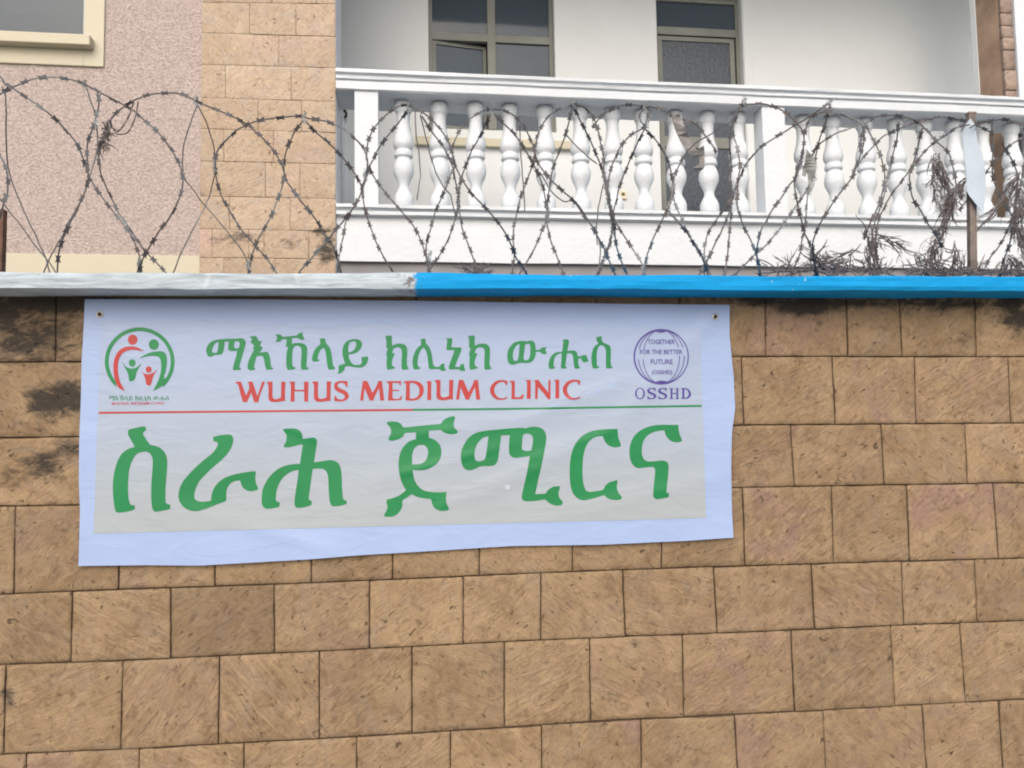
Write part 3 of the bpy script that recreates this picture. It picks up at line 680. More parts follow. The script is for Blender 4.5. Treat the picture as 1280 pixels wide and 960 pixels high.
A8, B8, C8, D8, F8, H8 = (120, 525), (200, 525), (300, 525), (460, 515), (560, 515), (700, 515)
big = [
 [zc(A8, 8, [(320,105),(345,90),(400,78),(455,66),(490,64),(503,100),(480,118),(470,140),(490,175),(520,220),(545,248),(600,260),(650,285),(690,330),(710,390),(712,460),(704,560),(695,680),(694,800),(705,835),(743,848),(740,890),(690,902),(600,917),(575,905),(560,870),(552,780),(552,650),(562,520),(568,420),(560,370),(540,335),(510,320),(470,317),(425,330),(385,365),(352,430),(332,500),(322,600),(320,720),(328,800),(345,845),(388,855),(385,895),(330,912),(250,925),(205,922),(190,895),(175,800),(168,690),(172,590),(190,490),(220,400),(260,335),(320,290),(387,268),(350,200),(325,155)])],
 [zc(B8, 8, [(530,172),(560,162),(620,150),(680,145),(715,152),(732,180),(730,220),(715,270),(685,320),(640,375),(580,430),(520,480),(450,550),(395,610),(355,690),(342,750),(350,790),(375,810),(430,818),(510,808),(515,750),(535,690),(570,640),(620,595),(690,560),(770,538),(860,522),(945,512),(958,525),(953,570),(960,630),(980,680),(970,698),(910,712),(860,700),(825,670),(808,630),(800,605),(750,610),(710,630),(680,665),(665,710),(662,790),(655,810),(600,832),(520,865),(440,893),(370,910),(310,905),(255,885),(210,840),(185,780),(188,720),(205,660),(240,600),(300,530),(370,460),(450,390),(520,335),(560,285),(578,245),(570,220),(535,212)])],
 [zc(C8, 8, [(432,90),(470,86),(550,86),(595,105),(620,140),(625,188),(680,182),(735,175),(765,195),(768,240),(755,320),(740,422),(800,415),(880,402),(930,405),(975,425),(1003,470),(1015,540),(1020,640),(1025,740),(1035,795),(1068,805),(1065,840),(1010,855),(940,863),(912,850),(895,800),(887,700),(883,600),(875,540),(850,500),(810,485),(728,488),(715,570),(700,680),(688,770),(690,795),(718,810),(715,850),(670,865),(600,878),(560,872),(545,845),(548,780),(562,680),(578,580),(585,500),(530,510),(470,540),(420,590),(385,650),(365,710),(358,780),(362,810),(398,825),(392,868),(340,880),(270,888),(235,870),(218,830),(218,760),(228,690),(260,620),(310,550),(380,490),(450,458),(530,442),(600,438),(612,350),(628,248),(600,246),(540,262),(480,274),(440,272),(442,245),(460,220),(465,170),(460,140),(435,110)])],
 [zc(D8, 8, [(188,103),(230,95),(290,98),(330,120),(355,153),(430,148),(520,138),(620,128),(725,118),(750,85),(800,55),(865,40),(870,60),(858,110),(865,160),(895,190),(890,215),(830,222),(780,212),(745,195),(725,178),(670,182),(608,186),(608,258),(660,275),(705,310),(730,360),(732,420),(715,480),(670,530),(610,565),(540,582),(445,578),(455,640),(475,700),(510,750),(560,785),(630,800),(700,803),(785,800),(780,880),(790,925),(808,960),(800,980),(740,990),(690,975),(650,940),(630,870),(580,865),(520,855),(470,840),(435,823),(400,850),(345,885),(343,940),(320,990),(280,1030),(230,1047),(163,1045),(165,1020),(185,985),(195,950),(185,905),(190,875),(250,860),(320,830),(380,780),(345,720),(318,640),(305,540),(312,450),(335,380),(375,325),(420,290),(480,272),(480,202),(430,205),(370,210),(355,235),(320,265),(280,280),(230,288),(203,275),(210,250),(228,215),(230,180),(215,145),(190,120)]),
  zc(D8, 8, [(530,327),(575,340),(597,375),(600,420),(585,470),(555,505),(510,522),(442,525),(440,450),(450,395),(475,350)])],
 [zc(F8, 8, [(128,440),(140,370),(175,300),(220,245),(290,205),(380,187),(500,175),(640,162),(750,158),(768,165),(820,150),(880,147),(935,163),(970,200),(983,250),(978,310),(960,410),(930,560),(900,690),(872,822),(930,818),(975,815),(1000,780),(1050,748),(1115,740),(1118,765),(1105,810),(1115,860),(1145,895),(1142,928),(1090,937),(1040,925),(1000,900),(970,875),(900,885),(800,893),(755,885),(738,855),(750,780),(775,670),(800,550),(818,440),(760,448),(680,458),(640,448),(615,420),(610,370),(612,300),(618,230),(530,234),(525,290),(510,400),(498,480),(475,520),(440,538),(330,543),(290,560),(240,580),(200,582),(165,565),(138,520)]),
  zc(F8, 8, [(405,240),(350,258),(310,295),(280,345),(265,410),(268,460),(285,490),(330,490),(365,475),(380,430),(392,340)]), zc(F8, 8, [(780,215),(815,220),(840,235),(850,270),(845,330),(832,385),(790,390),(755,383),(738,360),(742,300),(748,235)])],
 [zc(H8, 8, [(575,168),(578,200),(585,260),(607,320),(605,345),(560,352),(510,345),(465,315),(440,275),(430,240),(380,243),(330,262),(290,295),(260,345),(240,410),(228,490),(225,580),(228,660),(238,730),(258,780),(290,797),(350,793),(430,777),(455,735),(500,700),(575,680),(575,700),(568,750),(585,810),(617,845),(612,872),(560,880),(500,872),(465,855),(440,832),(380,850),(300,872),(235,882),(190,870),(150,840),(120,790),(102,710),(96,620),(98,540),(108,450),(130,370),(160,310),(210,250),(270,210),(340,186),(420,175),(500,170)])],
 [zc(H8, 8, [(1185,128),(1185,160),(1195,220),(1218,275),(1210,295),(1160,302),(1110,288),(1075,258),(1052,215),(1045,183),(1000,187),(930,203),(880,232),(840,280),(822,340),(818,400),(828,450),(855,485),(900,495),(960,490),(1030,485),(1070,500),(1085,535),(1083,620),(1072,720),(1063,808),(1088,808),(1088,850),(1040,860),(970,872),(940,855),(932,820),(938,740),(948,640),(952,580),(935,552),(890,550),(800,560),(760,553),(720,515),(698,450),(695,380),(705,320),(735,250),(790,195),(850,160),(920,138),(1000,128),(1100,128)])],
]
bm = BM()
for loops in big: print_poly(bm, loops, .0020)
obj('slogan_lettering', bm, m_green, ban, True, BO)

k = 10.6667; a1, a2, a3, a4, a5 = (250, 405), (350, 405), (470, 405), (560, 405), (660, 405)
kx = [(118,165),(180,152),(212,158),(212,220),(215,290),(260,268),(320,260),(380,275),(412,315),(418,390),(412,480),(415,560),(442,590),(420,602),(360,608),(342,590),(340,500),(345,400),(340,345),(320,318),(280,310),(240,325),(220,360),(218,390),(250,392),(235,430),(215,480),(215,550),(250,575),(245,592),(160,608),(145,590),(140,520),(145,430),(135,410),(150,345),(160,322),(135,315),(138,240),(130,185)]
head = [
 [zc(a1, k, [(82,350),(95,300),(130,250),(190,218),(260,204),(400,196),(480,195),(550,188),(590,205),(610,245),(600,300),(575,390),(545,490),(525,570),(545,590),(540,612),(445,618),(438,590),(455,520),(480,430),(495,355),(440,362),(395,355),(375,330),(382,235),(328,235),(325,290),(312,360),(290,400),(250,410),(200,412),(160,432),(120,435),(95,410)]), zc(a1, k, [(250,240),(210,250),(175,300),(160,360),(175,382),(225,382),(240,330)]), zc(a1, k, [(480,230),(520,238),(528,270),(515,322),(465,325),(455,300),(460,240)])],
 [zc(a1, k, [(660,170),(720,160),(755,170),(785,225),(828,228),(812,250),(800,298),(835,302),(820,345),(790,382),(850,374),(900,374),(925,420),(940,510),(950,572),(978,585),(965,605),(890,610),(870,570),(855,480),(835,430),(800,425),(755,430),(735,500),(720,580),(738,590),(725,612),(660,614),(632,580),(645,500),(680,420),(720,345),(700,325),(725,305),(700,260),(670,248),(685,220),(690,200)])],
 [zc(a2, k, [(-62,140),(-10,138),(20,150),(35,170),(100,165),(160,158),(225,150),(245,125),(305,110),(300,145),(325,195),(310,210),(270,208),(235,185),(160,190),(160,265),(220,252),(280,255),(335,275),(360,320),(362,400),(355,500),(350,570),(382,585),(370,605),(300,610),(282,590),(278,520),(285,420),(285,350),(275,310),(240,290),(205,290),(175,330),(165,400),(162,500),(170,560),(205,580),(195,602),(110,612),(92,590),(82,520),(85,420),(95,350),(110,305),(75,305),(85,260),(90,205),(35,203),(15,225),(-20,238),(-62,240),(-45,210),(-40,180)])],
 [zc(a2, k, [(530,198),(565,190),(605,195),(612,250),(640,285),(665,320),(685,390),(698,480),(708,555),(738,585),(715,605),(650,608),(635,575),(622,480),(610,390),(595,335),(580,318),(540,345),(512,400),(500,465),(528,480),(515,495),(450,502),(428,475),(435,420),(460,350),(500,300),(535,270)])],
 [zc(a2, k, [(985,200),(1040,205),(1085,235),(1093,285),(1070,335),(1020,380),(960,400),(915,405),(920,450),(945,505),(980,540),(1020,545),(1070,540),(1090,510),(1085,440),(1170,432),(1175,470),(1155,530),(1110,570),(1060,582),(980,575),(920,560),(865,570),(858,610),(825,645),(785,662),(770,650),(782,620),(778,560),(820,540),(870,530),(845,460),(832,380),(840,310),(870,250),(920,215)]), zc(a2, k, [(985,230),(1010,240),(1015,285),(990,340),(945,372),(912,380),(910,320),(920,265),(945,240)])],
 [zc(a3, k, kx)],
 [zc(a3, k, [(595,205),(630,195),(660,198),(668,260),(700,290),(730,350),(748,430),(760,520),(780,565),(840,570),(870,535),(915,525),(912,570),(932,615),(910,625),(870,620),(845,600),(790,600),(715,603),(700,560),(690,460),(670,370),(645,325),(625,320),(590,360),(565,430),(555,510),(562,565),(592,580),(575,600),(510,604),(495,580),(487,510),(495,440),(520,370),(560,310),(600,275)])],
 [zc(a3, k, [(930,195),(990,188),(1018,195),(1015,240),(1005,305),(1060,312),(1130,310),(1140,340),(1120,400),(1085,480),(1055,570),(1110,572),(1130,540),(1175,530),(1175,570),(1192,615),(1175,627),(1130,622),(1105,605),(1050,603),(985,605),(970,580),(985,520),(1020,430),(1045,350),(990,348),(950,350),(940,330),(945,260),(950,215)])],
 [zc(a3, k, kx, 103.5, .0)],
 [zc(a4, k, [(795,370),(830,300),(880,250),(950,228),(1020,225),(1050,232),(1100,220),(1135,228),(1160,265),(1172,345),(1225,342),(1245,318),(1313,308),(1300,345),(1315,385),(1305,400),(1250,395),(1225,370),(1172,372),(1165,420),(1140,480),(1090,515),(1030,520),(960,518),(900,535),(850,543),(810,520),(792,460)]), zc(a4, k, [(955,268),(915,285),(880,340),(865,410),(870,470),(895,492),(930,485),(942,420),(950,330)]), zc(a4, k, [(1040,268),(1080,262),(1095,290),(1098,370),(1085,450),(1060,480),(1020,482),(1008,450),(1020,350),(1025,290)])],
 [zc(a5, k, [(460,215),(500,205),(540,210),(545,240),(535,300),(525,360),(580,352),(620,355),(650,375),(665,430),(710,428),(730,415),(780,415),(785,440),(808,490),(790,505),(740,508),(715,480),(705,455),(670,462),(672,540),(695,580),(680,592),(630,597),(615,570),(605,480),(595,420),(575,392),(520,392),(510,470),(500,560),(520,575),(515,590),(450,595),(438,570),(445,490),(450,390),(400,402),(360,440),(345,500),(345,565),(368,582),(340,597),(290,595),(275,560),(280,500),(310,430),(360,385),(410,372),(455,370),(465,300),(472,240)])],
 [zc(a5, k, [(908,180),(960,165),(990,168),(980,200),(1000,240),(1040,265),(1080,280),(1102,320),(1105,400),(1102,500),(1110,555),(1132,575),(1115,587),(1050,595),(1040,570),(1038,470),(1040,380),(1030,320),(1010,295),(985,285),(955,290),(930,330),(918,400),(918,500),(925,560),(952,570),(940,585),(870,595),(855,560),(845,470),(850,400),(870,330),(900,285),(938,265),(915,215)])],
]
bm = BM()
for loops in head: print_poly(bm, loops, .0020)
obj('heading_lettering', bm, m_green, ban, True, BO)

o1, o2, o3 = (290, 465), (440, 465), (580, 465)
cU = [(345,110),(360,97),(405,97),(405,170),(405,240),(420,268),(450,270),(490,255),(492,97),(535,97),(530,200),(530,292),(495,292),(440,300),(390,295),(365,265),(365,180),(362,125)]
cS = [(1155,92),(1155,145),(1140,150),(1125,118),(1095,108),(1065,115),(1055,135),(1075,160),(1120,180),(1155,205),(1168,240),(1155,270),(1120,290),(1075,295),(1025,290),(1022,242),(1040,240),(1050,262),(1080,275),(1115,270),(1128,245),(1110,220),(1065,200),(1035,180),(1020,145),(1030,110),(1065,92),(1110,88)]
cM = [(80,285),(95,180),(108,90),(150,90),(175,140),(205,210),(240,150),(262,90),(300,90),(310,180),(322,285),(282,285),(270,160),(235,230),(212,285),(178,285),(150,220),(125,160),(112,285)]
cI = [(735,105),(750,92),(792,92),(792,280),(752,280),(755,115)]
cC = [(435,90),(432,130),(418,132),(405,105),(370,102),(325,125),(302,175),(315,225),(350,258),(390,262),(430,250),(437,262),(400,275),(340,278),(290,250),(262,200),(265,150),(300,105),(350,82),(400,82)]
red = [[zc(o1, 8, [(30,110),(45,97),(90,97),(112,160),(140,235),(172,160),(160,97),(205,97),(228,165),(252,240),(278,170),(300,98),(330,98),(310,150),(280,230),(262,302),(222,302),(192,205),(150,302),(110,302),(85,220),(60,125)])],
 [zc(o1, 8, cU)], [zc(o1, 8, [(568,110),(585,97),(628,97),(628,178),(720,178),(720,97),(765,97),(760,295),(722,295),(722,193),(625,193),(625,295),(585,295),(588,125)])], [zc(o1, 8, cU, 56.9, -.3)], [zc(o1, 8, cS)],
 [zc(o2, 8, cM)], [zc(o2, 8, [(345,105),(360,92),(490,90),(490,130),(478,135),(470,110),(405,108),(405,178),(470,178),(470,190),(405,190),(405,262),(440,270),(478,260),(490,235),(500,240),(495,278),(430,285),(360,285),(365,200),(368,120)])],
 [zc(o2, 8, [(515,105),(530,92),(590,88),(650,92),(700,125),(718,175),(705,230),(665,272),(600,287),(535,283),(540,180),(540,115)]), zc(o2, 8, [(578,110),(620,112),(660,140),(675,185),(660,240),(620,265),(578,265)])],
 [zc(o2, 8, cI)], [zc(o1, 8, cU, 210, -2.2)], [zc(o2, 8, cM, 120, -1.2)], [zc(o3, 8, cC)], [zc(o3, 8, [(450,102),(465,88),(508,88),(508,250),(560,250),(580,225),(600,225),(588,270),(475,272),(475,115)])],
 [zc(o2, 8, cI, 124.4, -1.5)], [zc(o3, 8, [(700,85),(740,75),(790,140),(845,205),(845,90),(865,80),(865,270),(840,270),(790,205),(740,150),(735,270),(710,270),(712,115)])], [zc(o2, 8, cI, 160, -1.8)], [zc(o3, 8, cC, 91, -.4)]]
bm = BM()
for loops in red: print_poly(bm, loops, .0020)
obj('name_lettering', bm, m_red, ban, True, BO)

# clinic emblem: a ring round four stylised figures, with the two tiny lines of writing
E0 = (120, 400)
def circ(cx, cy, rx, ry, n=26): return [(cx+rx*cos(2*pi*i/n), cy+ry*sin(2*pi*i/n)) for i in range(n)]
emb = empty('clinic_emblem'); emb.parent = ban; emb.location = (0, 0, 0)
def ring_loop():
    out = [(582+(455 if False else 465)*cos(radians(a)), 556+458*sin(radians(a))) for a in range(132, 409, 6)]
    out += [(880, 800)]
    out += [(582+414*cos(radians(a)), 556+408*sin(radians(a))) for a in range(392, 137, -6)]
    return out
bm = BM()
print_poly(bm, [zc(E0, k, ring_loop())], .0020, False)
print_poly(bm, [zc(E0, k, [(578,510),(640,470),(720,435),(800,418),(870,418),(920,440),(942,490),(943,580),(930,680),(905,760),(915,840),(860,893),(760,945),(800,870),(840,780),(865,680),(868,580),(855,520),(830,490),(780,478),(720,478),(650,490)])], .0023)
print_poly(bm, [zc(E0, k, circ(770, 327, 67, 70))], .0020, False); print_poly(bm, [zc(E0, k, circ(482, 572, 45, 50))], .0020, False)
print_poly(bm, [zc(E0, k, [(343,545),(375,600),(420,635),(480,648),(540,632),(580,600),(610,580),(570,640),(540,700),(520,780),(490,810),(450,815),(440,800),(430,730),(405,670),(370,610)])], .0020)
def small(loops, sx0, sx1, sy0, sy1, dx0, dx1, dy0, dy1):
    return [[(dx0+(x-sx0)/(sx1-sx0)*(dx1-dx0), dy0+(y-sy0)/(sy1-sy0)*(dy1-dy0)) for x, y in l] for l in loops]
for loops in head: print_poly(bm, small(loops, 257.7, 766, 417, 463, 136, 211.2, 494.2, 500.6), .0020)
obj('green_figures', bm, m_green, emb, True, BO)
bm = BM()
print_poly(bm, [zc(E0, k, [(640,418),(590,385),(530,358),(450,350),(380,362),(310,405),(265,470),(238,550),(232,650),(245,770),(285,880),(335,925),(390,945),(360,900),(320,820),(295,720),(290,620),(300,540),(330,470),(380,425),(440,402),(520,398),(580,408)])], .0026)
print_poly(bm, [zc(E0, k, circ(488, 262, 65, 68))], .0020, False); print_poly(bm, [zc(E0, k, circ(702, 660, 40, 43))], .0020, False)
print_poly(bm, [zc(E0, k, [(590,672),(630,705),(680,722),(735,715),(780,690),(825,645),(785,710),(760,760),(735,855),(715,872),(690,870),(668,850),(655,780),(630,720)])], .0020)
for loops in red: print_poly(bm, small(loops, 293.7, 725, 474, 503, 138.8, 206.4, 502.2, 506.3), .0020)
obj('red_figures', bm, m_red, emb, True, BO)

# globe emblem with its motto and initials
G0 = (770, 400); gl = empty('globe_emblem'); gl.parent = ban
bm = BM()
def annulus(cx, cy, rx, ry, w0, w1, a0=0, a1=360):
    n = max(8, int((a1-a0)/6)); out = []
    for s in (1, -1):
        seq = range(n+1) if s == 1 else range(n, -1, -1)
        for i in seq:
            a = radians(a0+(a1-a0)*i/n); w = (w0+(w1-w0)*(.5+.5*cos(a)))*.5*s
            out.append((cx+(rx+w)*cos(a), cy+(ry+w)*sin(a)))
    return out
cx, cy_ = 604, 490
for a0, a1 in ((-90, 90), (90, 270)):
    print_poly(bm, [zc(G0, k, annulus(cx, cy_, 360, 362, 22, 14, a0, a1))], .0020, False)
for rx in (306, 243):
    for a0, a1 in ((-88, -20), (-2, 88), (92, 175), (196, 268)):
        print_poly(bm, [zc(G0, k, annulus(cx, cy_, rx, 360, 11, 11, a0, a1))], .0020, False)
print_poly(bm, [zc(G0, k, [(510,145),(560,128),(610,122),(650,128),(690,145),(650,162),(605,170),(555,164)])], .0024); print_poly(bm, [zc(G0, k, [(510,832),(560,814),(610,808),(665,815),(715,832),(670,850),(620,858),(560,850)])], .0024)
G1 = (770, 440)
print_poly(bm, [zc(G1, k, circ(320, 553, 67, 77)), zc(G1, k, circ(320, 553, 43, 66))], .0020, False)
for sx in (415, 562): print_poly(bm, small([zc(o1, 8, cS)], o1[0]+1020/8, o1[0]+1168/8, o1[1]+88/8, o1[1]+295/8, G1[0]+sx/k, G1[0]+(sx+124)/k, G1[1]+478/k, G1[1]+630/k), .0020)
print_poly(bm, [zc(G1, k, [(715,483),(765,483),(765,494),(752,498),(752,545),(805,545),(805,498),(792,494),(792,483),(840,483),(840,494),(830,498),(830,612),(840,617),(840,628),(792,628),(792,617),(805,612),(805,561),(752,561),(752,612),(765,617),(765,628),(715,628),(715,617),(727,612),(727,498),(715,494)])], .0020, False)
print_poly(bm, [zc(G1, k, [(868,483),(930,481),(978,505),(1002,555),(987,600),(945,624),(868,624),(868,613),(884,606),(884,500),(868,494)]), zc(G1, k, [(912,497),(945,505),(970,555),(950,600),(912,609)])], .0020)
obj('globe_outline', bm, m_purple, gl, True, BO)
def text_on(bm, s, x0, x1, y0, y1):                  # small capitals fitted into a box of photograph pixels
    cu = bpy.data.curves.new('motto', 'FONT'); cu.body = s; cu.resolution_u = 3; cu.offset = .012
    to = bpy.data.objects.new('motto', cu); COL.objects.link(to)
    dg = bpy.context.evaluated_depsgraph_get(); me = bpy.data.meshes.new_from_object(to.evaluated_get(dg))
    xs_ = [v.co.x for v in me.vertices]; ys_ = [v.co.y for v in me.vertices]; ax, bx_, ay, by = min(xs_), max(xs_), min(ys_), max(ys_)
    vs = [bm.verts.new(bp(x0+(v.co.x-ax)/(bx_-ax)*(x1-x0), y1-(v.co.y-ay)/(by-ay)*(y1-y0), .0026)) for v in me.vertices]
    for p in me.polygons:
        f = bm.faces.new([vs[i] for i in p.vertices]); f.normal_update()
        if f.normal.y > 0: f.normal_flip()
    bpy.data.objects.remove(to); bpy.data.curves.remove(cu); bpy.data.meshes.remove(me)
for s, x0, x1, y0, y1 in (('TOGETHER', 425, 785, 260, 320), ('FOR THE BETTER', 320, 885, 395, 455), ('FUTURE', 462, 755, 525, 590), ('(OSSHD)', 478, 750, 668, 738)):
    bm = BM(); text_on(bm, s, G0[0]+x0/k, G0[0]+x1/k, G0[1]+y0/k, G0[1]+y1/k); obj('motto_line', bm, m_purple, gl, False, BO)

# two brass eyelets with their nails
for px, py in ((124.5, 393), (894, 396)):
    c = bp(px, py, .0015); bm = BM(); n = 20; r0, r1 = .009, .0036
    cir = [[bm.verts.new(c+Vector((rr_*cos(2*pi*i/n), -hh, rr_*sin(2*pi*i/n)))) for i in range(n)] for rr_, hh in ((.0135, 0), (.012, .0025), (.0085, .003), (.0065, .0005))]
    for a, b in zip(cir, cir[1:]):
        for i in range(n): bm.faces.new((a[i], a[(i+1) % n], b[(i+1) % n], b[i]))
    e = obj('eyelet', bm, m_metal, ban, True, BO)
    bm = BM(); bmesh.ops.create_cone(bm, cap_ends=True, segments=12, radius1=.0075, radius2=.006, depth=.006, matrix=Matrix.Translation(c+Vector((.001, -.003, 0))) @ Matrix.Rotation(pi/2, 4, 'X'))
    obj('nail', bm, m_black, e, False, BO)
# a small torn spot where the vinyl shows white
bm = BM(); print_poly(bm, [[(631.5, 606), (634, 605.3), (637, 606), (638, 609), (636.5, 611), (634, 612), (632, 611), (631.3, 608.5)]], .0023); obj('torn_spot', bm, plain('bare_vinyl', (.46, .52, .62), .5), ban, True, BO)

